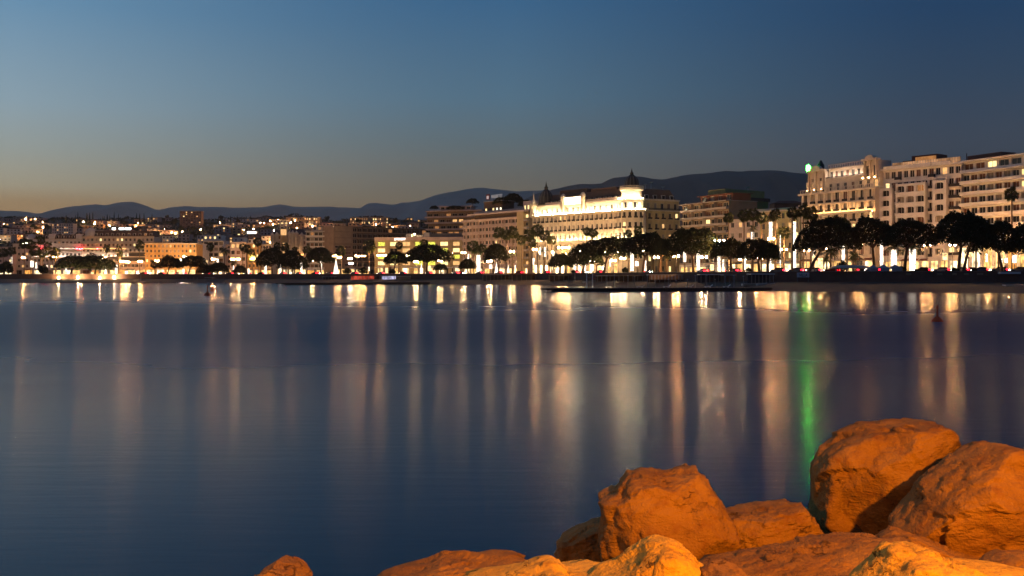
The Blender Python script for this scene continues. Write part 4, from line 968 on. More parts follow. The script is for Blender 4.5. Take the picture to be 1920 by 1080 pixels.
for i, (px, yc, r_) in enumerate(FP): palm(px, yc, r_, 'fan', off=rnd.uniform(13, 24), rt=.26)
for px, yc, r_, wr in ((421, 470, 14, None), (438, 492, 10, None), (960, 477, 10, None), (1020, 470, 12, None), (1060, 474, 10, None), (1225, 468, 13, None), (1240, 474, 12, None), (1557, 474, 22, None), (1588, 452, 22, None), (1600, 480, 20, None), (1550, 488, 16, None), (1250, 482, 10, None),
                       (1676, 463, 24, (468, 507, 11)), (1711, 462, 26, (467, 507, 12)), (1445, 410, 13, (416, 449, 6)), (1489, 408, 13, (415, 506, 7)), (1581, 448, 14, (460, 505, 5)), (1653, 446, 13, (448, 507, 6)), (1309, 462, 9, (466, 507, 6)), (1284, 463, 9, (467, 491, 5)), (897, 472, 14, (478, 511, 7)), (1185, 468, 9, (473, 508, 6)), (1830, 460, 16, None), (1411, 428, 12, (435, 448, 5)), (1526, 452, 12, (470, 500, 3))):
    palm(px, yc, r_, 'date', off=rnd.uniform(14, 20), rt=.30, wrapped=wr)

# dark trees and cypresses on the hill and among the houses
CONE = [leaves(700, lambda R, n: np.stack([(lambda h, a, q: (1-h)**.7*q*np.cos(a))(*(U := (R.uniform(0, 1, n), R.uniform(0, 6.28, n), R.uniform(.3, 1, n)))), (1-U[0])**.7*U[2]*np.sin(U[1]), U[0]], 1), .10, LEAF, 'cypress_crown', 70+k) for k in range(2)]
BALL = [leaves(900, lambda R, n: lobes(R, n, [(0, 0, .5, .55, .35), (.5, .1, .45, .42, .3), (-.45, .2, .5, .45, .3), (.1, -.5, .55, .4, .3), (.1, .4, .7, .4, .28)]), .085, LEAF, 'tree_crown', 80+k) for k in range(3)]
tm = MB(); tm.tube((0, 0, -1), (0, 0, .5), .07, .05, 5); TRM = tm.mesh('trunk', TRUNK)
def hill_tree(px, D, h, w, cyp):
    t = thing('cypress_tree' if cyp else 'round_tree', None, None, (X(px, D), D, hill_z(px, D)))
    reg(t, 'dark cypress on the hill' if cyp else 'dark round tree on the hill', px, 'tree', 'trees on the hill behind the town', 'above')
    put('trunk', TRM, t, (0, 0, 0), 0, (w, w, h)); put('crown', rnd.choice(CONE if cyp else BALL), t, (0, 0, h*.08 if cyp else h*.15), rnd.uniform(0, 6), (w, w, h) if cyp else (w, w, h*.85))
for i in range(74):
    px = rnd.uniform(-20, 860); hill_tree(px, hill_D(px, rnd.choice([416, 424, 436, 450])+rnd.uniform(-3, 3)), rnd.uniform(7, 12), rnd.uniform(3.5, 6.5), False)
for px in (120, 124, 142, 146, 163, 168, 174, 193, 196, 201, 206, 214, 222, 236, 238, 256, 262, 270, 285, 410, 432, 445, 470): hill_tree(px, hill_D(px, 419), rnd.uniform(11, 17), rnd.uniform(1.3, 2.2), True)
wood = MB(weld=False)
Rw = np.random.default_rng(5); pts = []
for i in range(26000):
    px = Rw.uniform(-120, 1000); D = Rw.uniform(960, 1850); zz = hill_z(px, D); pts.append((X(px, D), D, zz+Rw.uniform(0, 3.2)))
pts = np.array(pts)
put('hillside_woods', leaves(26000, lambda R, n: pts, 1.5, LEAF, 'hillside_woods', 9), kind='stuff')
# planted roof trees on the pink gridded flats and stone pine standing up between the domes
def roof_tree(px, D, z, h, w, label):
    t = thing('roof_tree', label, 'tree', (X(px, D), D, z)); put('trunk', TRM, t, (0, 0, h*.4), 0, (w*.6, w*.6, h*.5)); put('crown', PINES[rnd.randrange(7)], t, (0, 0, h*.45), 0, (w, w, h*.55))
zt = Zat(397, 600)
roof_tree(963, 596, zt, 11, 6.5, 'flat-topped pine rising over the roof of the pink gridded block')
roof_tree(940, 590, zt, 8.5, 5, 'dark bushy tree beside the roof sign letters')
roof_tree(886, 700, Zat(389, 700), 6.5, 4.5, 'dark rounded shrub on the stepped terrace roof')
roof_tree(814, 712, Zat(397, 712), 4.5, 3.4, 'small round bush at the end of the stepped terrace roof')
roof_tree(853, 712, Zat(397, 712), 4.5, 6, 'wide low bush in the middle of the stepped terrace roof')
roof_tree(985, 575, Zat(397, 575), 7, 4, 'dark tree squeezed against the palace left dome')

def bush(px, yt, w, off, label):
    D = PROM(px)+off; s = D/F
    t = thing('bush', label, 'bush', (X(px, D), D, SZ)); h = max(.8, Zat(yt, D)-SZ); put('stem', TRM, t, (0, 0, .1), 0, (.8, .8, h*.5)); put('foliage', rnd.choice(BALL), t, (0, 0, -.1*h), 0, (w*s/2, w*s/2, h))
for a in ((8, 486, 34, 10, 'dark bush mass at the far left edge of the promenade'), (650, 500, 20, 4, 'dark bush by the red kiosk light'), (680, 498, 22, 5, 'round bush left of the yellow-windowed hotel'), (1690, 497, 22, 3, 'low dark bush below the light-wrapped date palm'), (1790, 500, 20, 3, 'low bush beside the leaning pine trunks'), (1826, 500, 14, 3, 'small bush right of the leaning pine trunks'),
          (1172, 499, 14, 6, 'yellow-green lit bush before the round palace corner'), (1075, 504, 10, 4, 'tiny dark bush before the floodlit palace front'), (1404, 500, 14, 5, 'dark bush under the low golden building'), (735, 503, 16, 5, 'low bush left of the red market stall'), (80, 492, 22, 12, 'round bush among the far palms'), (1580, 484, 26, 6, 'spiky dark bush below the tall date palms')): bush(*a)

# ================================================================== LAMPS AND LIGHTS
pm = MB(); pm.tube((0, 0, 0), (0, 0, .06), .20, .16, 8); pm.tube((0, 0, .06), (0, 0, .985), .12, .07, 8); LPOST = pm.mesh('post', STEEL)
am = MB(); am.tube((0, 0, -.5), (0, 0, 0), .09, .07, 6); am.tube((0, 0, 0), (.8, 0, .1), .05, .05, 6); am.tube((0, 0, 0), (-.8, 0, .1), .05, .05, 6); LARM = am.mesh('arm', STEEL)
def globe(mat, r):
    mb = MB(); mb.lathe([(0, -r), (r*.7, -r*.7), (r, 0), (r*.7, r*.7), (0, r)], 8); return mb.mesh('globe', mat, True)
GL = {'s': globe(SODIUM, .40), 'w': globe(WARMW, .42), 'c': globe(COOLW, .36)}
def lamp(px, yt, kind='s', off=16, two=True, gs=1.0):
    D = PROM(px)+off; h = Zat(yt, D)-SZ
    t = thing('street_lamp', None, None, (X(px, D), D, SZ), rnd.uniform(-.3, .3))
    reg(t, {'s': 'tall glowing amber street lamp', 'w': 'glowing warm white street lamp', 'c': 'cool white street lamp'}[kind], px, 'street lamp', 'street lamps along the promenade')
    put('post', LPOST, t, (0, 0, 0), 0, (1, 1, h)); 
    if two:
        put('arm', LARM, t, (0, 0, h))
        for sx in (-.8, .8): put('globe', GL[kind], t, (sx, 0, h+.35), 0, (gs,)*3)
    else: put('globe', GL[kind], t, (0, 0, h+.3), 0, (gs*1.25,)*3)
for px, yt, k in ((44, 484, 's'), (103, 483, 's'), (195, 484, 's'), (229, 491, 's'), (239, 492, 's'), (263, 491, 's'), (294, 490, 's'), (337, 489, 'c'), (347, 482, 'w'), (400, 487, 's'), (436, 487, 's'), (446, 487, 'w'), (473, 486, 's'), (627, 481, 's'), (637, 484, 's'), (656, 486, 'w'), (658, 495, 'c'), (670, 481, 's'), (681, 481, 's'), (711, 480, 's'), (721, 480, 'w'),
                  (845, 476, 's'), (869, 475, 'w'), (960, 473, 'w'), (1003, 469, 's'), (1051, 466, 's'), (1063, 466, 's'), (1345, 453, 'c'), (1353, 453, 's'), (1446, 450, 's'), (765, 481, 'w'), (825, 490, 'w')):
    lamp(px, yt, k, off=rnd.uniform(15, 19) if px > 880 else rnd.choice((18, 45, 62)), gs=(.6 if 1340 < px < 1460 else .85) if px > 880 else (.95 if px < 600 else .75))
for px, yt, k in ((150, 500, 'w'), (560, 486, 's'), (585, 490, 'w'), (780, 492, 'w'), (918, 491, 'w'), (1110, 492, 'w'), (1150, 490, 'w'), (1168, 486, 'w'), (1230, 484, 'w'), (1268, 482, 's'), (1320, 484, 'w'), (1392, 488, 'w'), (1424, 486, 's'), (1470, 470, 's'), (1512, 472, 'w'), (1545, 468, 's'), (1612, 462, 's'), (1665, 458, 's'), (1738, 462, 's'), (1786, 462, 's'), (1826, 464, 'w'), (1856, 466, 's'), (1888, 466, 's'), (1940, 466, 's'), (1990, 464, 's')):  # right-hand lamps are added, hidden behind pines to light the facades
    lamp(px, yt, k, off=rnd.uniform(17, 23) if px > 880 else 66, gs=.50 if px > 1460 else .85)
for px, yt in ((1012, 474), (1036, 474), (1062, 476), (1088, 474), (1112, 476), (1136, 474), (1160, 474), (1184, 470), (1206, 470)):  # lamps added behind the trees to brighten the palace front
    lamp(px, yt, 'w', off=rnd.uniform(58, 70), two=False, gs=.78)
# beach floodlights and low bright lamps
for px, yt, dz in ((110, 521, 2.3), (146, 520, 2.3), (187, 523, 2.3), (214, 520, 2.3)):
    D = PROM(px)-3; t = thing('beach_lamp', None, None, (X(px, D), D, 2.0)); reg(t, 'low bright lamp on the sand', px, 'lamp', 'low lamps on the beach')
    h = max(.8, Zat(yt, D)-2.0); put('post', LPOST, t, (0, 0, 0), 0, (1, 1, h)); put('globe', GL['w'], t, (0, 0, h+.1), 0, (1.2,)*3)
# hill lamps
for px, y in ((318, 423), (306, 432), (322, 436), (329, 438), (488, 418), (507, 415), (512, 421), (521, 412), (586, 424), (451, 428), (457, 431), (413, 418), (259, 419), (255, 424), (196, 421), (178, 417), (177, 420), (80, 417), (71, 431), (48, 411), (66, 411), (780, 416), (769, 424), (735, 432), (705, 421), (627, 420), (545, 418), (553, 414), (308, 430), (130, 429))+tuple((rnd.uniform(-20, 840), rnd.choice((418, 426, 434, 444, 452))+rnd.uniform(-4, 4)) for _ in range(48)):
    D = hill_D(px, y+6); z = hill_z(px, D); t = thing('hill_lamp', None, None, (X(px, D), D, z)); reg(t, 'small lit lamp on the hill', px, 'street lamp', 'lamps on the hill behind the town', 'above')
    h = max(2, Zat(y, D)-z); put('post', LPOST, t, (0, 0, 0), 0, (1, 1, h)); put('globe', GL[rnd.choice('sssw')], t, (0, 0, h+.3), 0, (rnd.uniform(.8, 1.5),)*3)
# festive columns, lit cones and sign boxes
def column(px, yt, yb, w, kind, off=13):
    D = PROM(px)+off; s = D/F; z1, z0 = Zat(yt, D)-SZ, max(.05, Zat(yb, D)-SZ)
    nm = {'c': 'light_column', 'k': 'lit_christmas_tree', 'b': 'lit_sign_box'}[kind]
    t = thing(nm, None, None, (X(px, D), D, SZ))
    reg(t, {'c': 'slim white column of fairy lights', 'k': 'white lit cone Christmas tree', 'b': 'glowing white sign box on a post'}[kind], px, {'c': 'light column', 'k': 'christmas tree', 'b': 'sign'}[kind], 'festive lights along the promenade')
    mb = MB(weld=False); r = w*s/2*.8
    if kind == 'b':
        mb.box(-r, r, -.2, .2, z0, z1); put('panel', mb.mesh('panel', FAIRY if rnd.random() < .45 else FAIRYW), t); mb = MB(); mb.box(-r-.1, r+.1, -.05, .3, z0-.1, z0); mb.box(-r-.1, r+.1, -.05, .3, z1, z1+.1); mb.tube((0, .1, 0), (0, .1, z0-.1), .12, .12); put('frame', mb.mesh('frame', STEEL), t)
    else:
        n = max(4, int((z1-z0)/.8))
        for i in range(n):
            a, b = i/n, (i+.9)/n; f = (lambda u: r*(1.02-u)) if kind == 'k' else (lambda u: r*rnd.uniform(.75, 1.1))
            mb.tube((0, 0, z0+(z1-z0)*a), (0, 0, z0+(z1-z0)*b), f(a), f(b), 8)
        put('light_string', mb.mesh('light_string', FAIRY), t); mb = MB(); mb.tube((0, 0, 0), (0, 0, z1), .07, .05, 5); put('pole', mb.mesh('pole', STEEL), t)
for c in ((22, 481, 494, 3, 'c'), (60, 489, 501, 7, 'b'), (68, 492, 503, 4, 'c'), (88, 497, 503, 4, 'c'), (97, 497, 502, 5, 'b'), (124, 500, 509, 3, 'c'), (173, 510, 517, 5, 'b'), (198, 498, 515, 7, 'k'), (218, 496, 515, 6, 'c'), (237, 508, 516, 6, 'b'), (247, 508, 516, 7, 'b'), (258, 508, 516, 6, 'b'), (344, 504, 516, 5, 'c'), (338, 508, 516, 6, 'b'), (387, 488, 495, 5, 'b'), (408, 485, 492, 4, 'b'), (438, 498, 506, 3, 'c'), (466, 503, 516, 4, 'c'), (498, 497, 516, 5, 'c'), (525, 492, 516, 6, 'c'), (565, 492, 516, 5, 'c'), (602, 490, 515, 4, 'c'), (630, 484, 514, 13, 'k'), (692, 500, 508, 3, 'c'), (725, 502, 512, 6, 'b'), (739, 499, 520, 6, 'k'), (790, 492, 512, 6, 'k'), (760, 503, 512, 8, 'b'), (804, 498, 508, 10, 'b'), (878, 476, 488, 4, 'c'), (920, 496, 504, 7, 'b'), (932, 484, 511, 11, 'k'), (953, 495, 511, 6, 'k'), (966, 497, 511, 3, 'c'), (1000, 484, 496, 5, 'c'), (1001, 497, 511, 6, 'b'), (1013, 463, 478, 4, 'c'), (1022, 463, 481, 5, 'c'), (1038, 472, 481, 4, 'c'), (1042, 496, 504, 6, 'b'), (1078, 492, 510, 5, 'c'), (1097, 492, 508, 5, 'c'), (1112, 496, 508, 4, 'c'), (1124, 498, 509, 9, 'b'), (1144, 488, 500, 4, 'c'), (1194, 490, 499, 8, 'b'), (1210, 488, 508, 5, 'c'), (1335, 496, 507, 8, 'b'), (1348, 480, 508, 7, 'c'), (1356, 486, 508, 4, 'c'), (1397, 480, 506, 4, 'c'), (1445, 482, 508, 8, 'k'), (1463, 440, 505, 2, 'c'), (1527, 480, 493, 9, 'b'), (1538, 484, 506, 11, 'b'), (1624, 490, 505, 5, 'c'), (1772, 474, 488, 10, 'b'), (1816, 473, 481, 18, 'b'), (1836, 468, 502, 5, 'k'), (1850, 475, 491, 5, 'c'), (1877, 484, 493, 5, 'b'), (1886, 484, 493, 6, 'b'), (1902, 478, 493, 8, 'b')): column(*c, off=rnd.uniform(12, 16))

# ================================================================== TRAFFIC
def car_meshes():
    mb = MB(); L_, w = 2.1, .86
    prof = [(-L_, .35), (L_, .35), (L_, .75), (L_-.25, .92), (.95, 1.0), (-1.75, 1.02), (-L_, .95)]
    for a, b in zip(prof, prof[1:]+prof[:1]): mb.face([(a[0], -w, a[1]), (b[0], -w, b[1]), (b[0], w, b[1]), (a[0], w, a[1])])
    mb.face([(p[0], -w, p[1]) for p in reversed(prof)]); mb.face([(p[0], w, p[1]) for p in prof])
    body = mb
    cb = MB(); cb.prism([(-1.75, -.8), (.95, -.8), (.95, .8), (-1.75, .8)], .98, 1.48, 0, [(-1.45, -.66), (.2, -.66), (.2, .66), (-1.45, .66)])
    wh = MB(); wh.tube((0, -.1, 0), (0, .1, 0), .33, .33, 10)
    tl = MB(); tl.box(-.08, .45, -.26, .26, -.13, .15); hl = MB(); hl.box(-.06, .06, -.2, .2, -.09, .09)
    return body, cb.mesh('cabin', GLASS), wh.mesh('wheel', RAIL), tl.mesh('tail_light', REDL), hl.mesh('headlight', WHITEL)
CB, CCAB, CWH, CTL, CHL = car_meshes()
PAINTS = [('white', WPAINT), ('grey', plaster('car_grey', (.22, .22, .24), rough=.3, bump=0)), ('black', plaster('car_black', (.02, .02, .022), rough=.25, bump=0)), ('red', plaster('car_red', (.30, .03, .03), rough=.3, bump=0)), ('blue', plaster('car_blue', (.04, .07, .20), rough=.3, bump=0))]
BODY = {n: CB.mesh('body', m) for n, m in PAINTS}
def car(px, off, away=True):
    D = PROM(px)+off; D2 = PROM(px+4)+off; dx, dy = X(px+4, D2)-X(px, D), D2-D; rz = math.atan2(dy, dx)+(math.pi if away else 0)
    c, m = rnd.choice(PAINTS); t = thing('car', None, None, (X(px, D), D, SZ-.13), rz)
    reg(t, f'{c} car with '+('red tail lights lit' if away else 'headlights lit'), px, 'car', 'cars driving along the seafront road')
    put('body', BODY[c], t); put('cabin', CCAB, t)
    for sx in (-1.3, 1.3):
        for sy in (-.8, .8): put('wheel', CWH, t, (sx, sy, .33))
    for sy in (-.62, .62): put('tail_light', CTL, t, (-2.10, sy, .80)); put('headlight', CHL, t, (2.12, sy, .66))
px = 268
while px < 1990:
    s = (PROM(px)+14)/F
    if not (1130 < px < 1420 and rnd.random() < .6): car(px, 14.5, True)
    px += (5.3 if px > 1680 or 1450 < px < 1555 else rnd.uniform(8, 15))/s
px = 275
while px < 1980:
    s = (PROM(px)+21)/F; car(px, 21.5, False); px += rnd.uniform(14, 34)/s

# ================================================================== BEACH
def club(px0, px1, yt, label, roofm, off=-9, dep=5, posts=5, back=None, stripe=None, name='beach_pavilion', yb=None, roof=.25, valance=.0):
    D = PROM((px0+px1)/2)+off; a, b = X(px0, D), X(px1, D); zt = Zat(yt, D); z0 = 1.75
    t = thing(name, label, 'beach pavilion', (a, D, z0)); W = b-a; H = zt-z0
    mb = MB(); mb.prism([(-.2, -.3), (W+.2, -.3), (W+.2, dep), (-.2, dep)], H-roof, H); put('roof', mb.mesh('roof', roofm), t)
    p = MB(); p.box(-.09, .09, -.09, .09, 0, H-roof); pmm = p.mesh('post', plaster('club_post', (.33, .28, .25)))
    for i in range(posts): put('post', pmm, t, (.1+(W-.2)*i/(posts-1), .1, 0))
    if back: mb = MB(); mb.box(0, W, dep-.3, dep-.1, 0, H-roof); put('back_panel', mb.mesh('back_panel', back), t)
    if stripe:
        n = int(W/.55)
        for i in range(n):
            mb = MB(); mb.box(i*W/n+.02, (i+1)*W/n-.02, -.30, -.24, H-roof-valance, H-roof-.003); put('stripe', mb.mesh('stripe', stripe[i % 2]), t)
    return t, W, H
BL = plaster('awning_buff', (.45, .24, .12)); BL2 = plaster('awning_cream', (.52, .42, .34))
club(1217, 1296, 514.5, 'long striped awning pavilion on the beach before the round palace corner', BL2, posts=9, stripe=(BL, BL2), valance=1.5, back=DBROWN)
club(1314, 1356, 514, 'white framed open beach pavilion with square posts', WPAINT, posts=6, back=DGREY)
club(1358, 1378, 515, 'small buff beach hut beside the white framed pavilion', BL2, posts=3, back=BROWN)
club(1409, 1451, 513, 'flat white roofed beach bar near the dock landing', WPAINT, posts=7, back=DGREY)
club(1120, 1160, 516.5, 'grey roofed beach shelter behind the dock posts', GREY, posts=6, back=DBROWN)
club(1160, 1214, 516, 'brown roofed beach shelter left of the striped awning', BROWN, posts=7, back=DBROWN)
club(1030, 1075, 515.5, 'dim roofed beach bar before the floodlit palace front', BROWN, posts=6, back=DBROWN)
club(905, 955, 514.5, 'white posted beach restaurant before the pink gridded block', GREY, posts=8, back=DGREY)
club(960, 1005, 515, 'dim beach restaurant left of the palace front', DBROWN, posts=6, back=DGREY)
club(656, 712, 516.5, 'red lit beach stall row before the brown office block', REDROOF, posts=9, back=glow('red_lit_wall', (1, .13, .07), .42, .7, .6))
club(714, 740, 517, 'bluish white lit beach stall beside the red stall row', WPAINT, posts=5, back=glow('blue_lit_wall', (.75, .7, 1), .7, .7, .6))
club(745, 768, 517.5, 'small white beach hut with dim windows', WPAINT, posts=4, back=GREY)
club(342, 370, 519, 'dark beach shelter before the ochre building', DGREY, posts=5)
club(384, 398, 520, 'tiny flat roofed beach shelter before the stepped white flats', GREY, posts=3)
club(604, 628, 518.5, 'low grey beach shelter before the terraced glass flats', GREY, posts=5, back=DGREY)
# boarded hoarding with dark capitals, and the tents on the promenade edge at the right
D = PROM(1506)-1.2; hb = thing('beach_hoarding', 'pale hoarding with dark capitals below the queue of red tail lights', 'sign', (X(1506, D), D, 2.2))
mb = MB(); mb.box(-1.7, 1.7, 0, .15, Zat(520, D)-2.2, Zat(511, D)-2.2); put('panel', mb.mesh('panel', plaster('hoarding_grey', (.62, .60, .62))), hb)
put('lettering', text_mesh('VILLA', 1.15, RAIL, .02), hb, (0, -.05, Zat(518.6, D)-2.2), scale=(.8, 1, 1))
for x_ in (-1.5, 1.5):
    mb = MB(); mb.box(x_-.08, x_+.08, .15, .3, -.2, Zat(511, D)-2.2); put('post', mb.mesh('post', STEEL), hb)
t = thing('canopy_tent', 'long cream boat-shaped canopy tent on the promenade edge', 'tent', (X(1595, PROM(1595)+1.5), PROM(1595)+1.5, SZ))
mb = MB(); n = 14; L_ = 5.0
for i in range(n):
    u0, u1 = -1+2*i/n, -1+2*(i+1)/n
    for j in range(6):
        v0, v1 = -1+2*j/6, -1+2*(j+1)/6
        f = lambda u, v: (u*L_*1.05, v*2.2, 1.15+.75*math.sqrt(max(0, 1-u*u*.96))*(1-v*v)**.6 if abs(u) < 1 else 1.15)
        mb.face([f(u0, v0), f(u1, v0), f(u1, v1), f(u0, v1)])
mb.box(-L_*1.02, L_*1.02, -2.2, 2.2, .95, 1.15); put('canopy', mb.mesh('canopy', plaster('canvas_cream', (.55, .44, .36)), True), t)
for x_ in (-4.6, -1.6, 1.6, 4.6):
    mb = MB(); mb.box(x_-.06, x_+.06, -2.0, -1.88, 0, .95); put('post', mb.mesh('post', WPAINT), t)
for k, (px, w) in enumerate(((1637, 15), (1656, 18), (1678, 20))):
    D = PROM(px)+1.2; s = D/F; t = thing('peaked_tent', ['grey peaked canvas tent next to the cream canopy', 'middle grey peaked canvas tent behind the beach', 'larger pale peaked tent by the light-wrapped palm'][k], 'tent', (X(px, D), D, SZ), 0, 'peaked tents on the promenade edge')
    r = w*s/2; mb = MB(); mb.prism([(-r, -r), (r, -r), (r, r), (-r, r)], .75, 1.0); mb.prism([(-r, -r), (r, -r), (r, r), (-r, r)], 1.0, 1.9, 0, [(-.1, -.1), (.1, -.1), (.1, .1), (-.1, .1)]); put('canopy', mb.mesh('canopy', plaster('canvas_grey', (.42, .38, .40))), t)
    mb = MB(); mb.box(-r*.96, r*.96, -r*.96, -r*.92, 0, .75); put('side_panel', mb.mesh('side_panel', plaster('canvas_grey', (.42, .38, .40))), t)
D = PROM(1885)-.6; t = thing('white_beach_box', 'long low white box along the sea wall at the right', 'kiosk', (X(1872, D), D, 4.4)); mb = MB(); mb.box(0, 5.2, -1, .3, 0, .5); put('body', mb.mesh('body', WPAINT), t); mb = MB(); mb.box(-.1, 5.3, -1.1, .35, .5, .58); put('lid', mb.mesh('lid', GREY), t)
for i, (px, w_) in enumerate(((1762, 1.4), (1790, 1.1), (1812, 1.2), (1838, 1.6), (1704, 1.3))):
    D = PROM(px)-.35; t = thing('wall_notice', ['small notice board on the red sea wall below the box sign', 'narrow notice board on the red sea wall below leaning pines', 'pale notice on the red sea wall under the big wide sign', 'wide notice board on the red sea wall under the lit cone', 'notice board on the sea wall under the wrapped date palm'][i], 'notice board', (X(px, D), D, 4.1)); mb = MB(); mb.box(-w_/2, w_/2, 0, .1, 0, .55); put('board', mb.mesh('board', BROWN), t); mb = MB(); mb.box(-w_/2-.05, w_/2+.05, .02, .14, .55, .62); put('trim', mb.mesh('trim', STEEL), t)

# boats pulled up on the sand
def boat(px, off, L_, label, hullm=WPAINT, mast=0, z=None, name='dinghy', rz=0.0):
    D = PROM(px)+off if off < 50 else off
    z = z if z is not None else (1.2 if off > -20 else .3)
    t = thing(name, label, 'boat', (X(px, D), D, z), rz)
    mb = MB(); n = 8; sec = []
    for i in range(n+1):
        u = -1+2*i/n; w = L_*.17*(1-max(0, u)**2.2)*(1 if u > -.98 else .9); sh = .55+.25*max(0, u)**2
        sec.append([(u*L_/2, -w, sh), (u*L_/2, -w*.62, .12), (u*L_/2, 0, 0), (u*L_/2, w*.62, .12), (u*L_/2, w, sh)])
    for a, b in zip(sec, sec[1:]):
        for j in range(4): mb.face([a[j], b[j], b[j+1], a[j+1]])
    mb.face(list(reversed(sec[0])))
    put('hull', mb.mesh('hull', hullm), t)
    mb = MB(); mb.face([(p[0][0], p[0][1]*.96, p[0][2]-.12) for p in sec]+[(p[4][0], p[4][1]*.96, p[4][2]-.12) for p in reversed(sec)]); put('deck', mb.mesh('deck', GREY), t)
    for u in (-.2, .25): 
        mb = MB(); mb.box(u*L_/2-.12, u*L_/2+.12, -L_*.13, L_*.13, .42, .5); put('thwart', mb.mesh('thwart', BROWN), t)
    if mast: mb = MB(); mb.tube((.1*L_, 0, .3), (.1*L_, 0, mast), .05, .03); put('mast', mb.mesh('mast', WPAINT), t)
boat(1050, -13, 5, 'long dinghy on the sand before the palace front', GREY); boat(1076, -15, 4.5, 'small dinghy on the sand behind the dock tip', GREY, mast=4.5); boat(1106, -12, 5.5, 'pale dinghy on the sand behind the tall dock posts')
boat(1415, -16, 7, 'flat white boat on the sand beside the dock landing'); boat(1436, -14, 5, 'small white boat by the beach bar'); boat(1908, -15, 6.5, 'white boat on the sand at the right edge')
boat(262, 548, 6, 'small sailing dinghy moored at the dark floating raft', GREY, mast=6, z=.05)

# dock in front of the palace
def dock(px0, px1, D0, D1, wid, z, label, posts, name='dock', piles=9, tip=True):
    a, b = (X(px0, D0), D0), (X(px1, D1), D1); rz = math.atan2(b[1]-a[1], b[0]-a[0]); W = math.hypot(b[0]-a[0], b[1]-a[1])
    t = thing(name, label, 'dock', (a[0], a[1], 0), rz)
    n = max(6, min(60, int(W/1.1))); pw = W/n
    DK = plaster('dock_planks', (.17, .12, .10), scale=1.2); DS = plaster('dock_beam', (.03, .025, .022))
    mb = MB(); mb.box(.015, pw-.015, 0, wid, z-.09, z); pm_ = mb.mesh('plank', DK)
    for i in range(n): put('plank', pm_, t, (i*pw, 0, 0))
    pbox(t, 'front_beam', DS, 0, W, -.06, .12, -.10, z-.10); pbox(t, 'rear_beam', DS, 0, W, wid-.2, wid, z-.5, z-.10)
    if tip: pbox(t, 'bumper', DS, -1.2, -.02, .3, wid-.3, z-.55, z-.15)
    pl = MB(); pl.tube((0, 0, -.6), (0, 0, z-.1), .16, .16, 7); plm = pl.mesh('pile', DS)
    for i in range(piles): put('pile', plm, t, (.5+(W-1)*i/(piles-1), -.3, 0))
    return t, W
dk, W = dock(1034, 1448, 238.5, 250, 7.5, .95, 'long dark wooden bathing dock reaching out from the beach', [])
pst = MB(); pst.tube((0, 0, .95), (0, 0, 1), .10, .10, 6)
for px, yt in ((1138, 517.5), (1152, 516), (1177, 517), (1190, 519), (1214, 517), (1229, 527), (1253, 524), (1268, 526), (1289, 524), (1304, 517), (1325, 517), (1341, 524), (1360, 519), (1376, 517), (1394, 518)):
    f = (px-1034)/(1448-1034); D = 238.5+11.5*f+2.2
    t = thing('mooring_post', None, None, (X(px, D), D, .95)); reg(t, 'slim white post on the bathing dock', px, 'post', 'white posts on the dock')
    h = Zat(yt, D)-.95; mb = MB(); mb.tube((0, 0, 0), (0, 0, h), .09, .08, 7); put('shaft', mb.mesh('shaft', plaster('weathered_post', (.30, .27, .25))), t); mb = MB(); mb.box(-.16, .16, -.16, .16, h, h+.1); put('cap', mb.mesh('cap', WPAINT), t)
D = 243
for px in (1100, 1111):
    t = thing('gate_post', 'tall white post of the dock ladder, '+('left' if px == 1100 else 'right')+' one of two', 'post', (X(px, D), D, .95), 0, 'ladder posts on the dock'); h = Zat(509, D)-.95
    mb = MB(); mb.tube((0, 0, 0), (0, 0, h), .14, .12, 8); put('shaft', mb.mesh('shaft', WPAINT), t)
    for z_ in (2.2, 3.0): mb = MB(); mb.box(-.05, 1.0, -.1, .1, z_, z_+.22); put('red_board', mb.mesh('red_board', plaster('rescue_red', (.40, .12, .09))), t)
for i, px in enumerate((1141, 1200, 1250, 1292, 1328, 1362)):
    f = (px-1034)/(1448-1034); D = 238.5+11.5*f+1.4; t = thing('sun_lounger', None, None, (X(px, D), D, .95), rnd.uniform(-.4, .4)); reg(t, 'low pale lounger on the bathing dock', px, 'sun lounger', 'loungers on the dock')
    mb = MB(); mb.box(-.9, .6, -.33, .33, .28, .36); put('seat', mb.mesh('seat', WPAINT), t); mb = MB(); mb.face([(.6, -.33, .34), (1.15, -.33, .75), (1.15, .33, .75), (.6, .33, .34)]); put('backrest', mb.mesh('backrest', WPAINT), t)
    for x_ in (-.7, .5): mb = MB(); mb.box(x_-.04, x_+.04, -.3, .3, 0, .28); put('leg', mb.mesh('leg', WPAINT), t)
dock(533, 700, 420, 440, 9, 1.0, 'dark low jetty before the gothic hotel and brown block', [], 'jetty', 12); dock(702, 806, 445, 452, 9, 1.15, 'dark stub jetty continuing towards the yellow-windowed hotel', [], 'jetty', 8, False)
dock(222, 276, 520, 522, 6, .55, 'small dark floating raft off the far beach', [], 'raft', 5, False)
for px, D in ((300, 505), (329, 505), (333, 506), (360, 505), (364, 505), (391, 505), (395, 506), (420, 505), (424, 507)):
    t = thing('mooring_pile', None, None, (X(px, D), D, 0)); reg(t, 'dark mooring pile standing in the far water', px, 'pile', 'mooring piles in the far water'); mb = MB(); mb.tube((0, 0, -.8), (0, 0, .75), .42, .36, 8); put('shaft', mb.mesh('shaft', DGREY), t); mb = MB(); mb.tube((0, 0, .75), (0, 0, .95), .5, .46, 8); put('cap', mb.mesh('cap', DGREY), t)
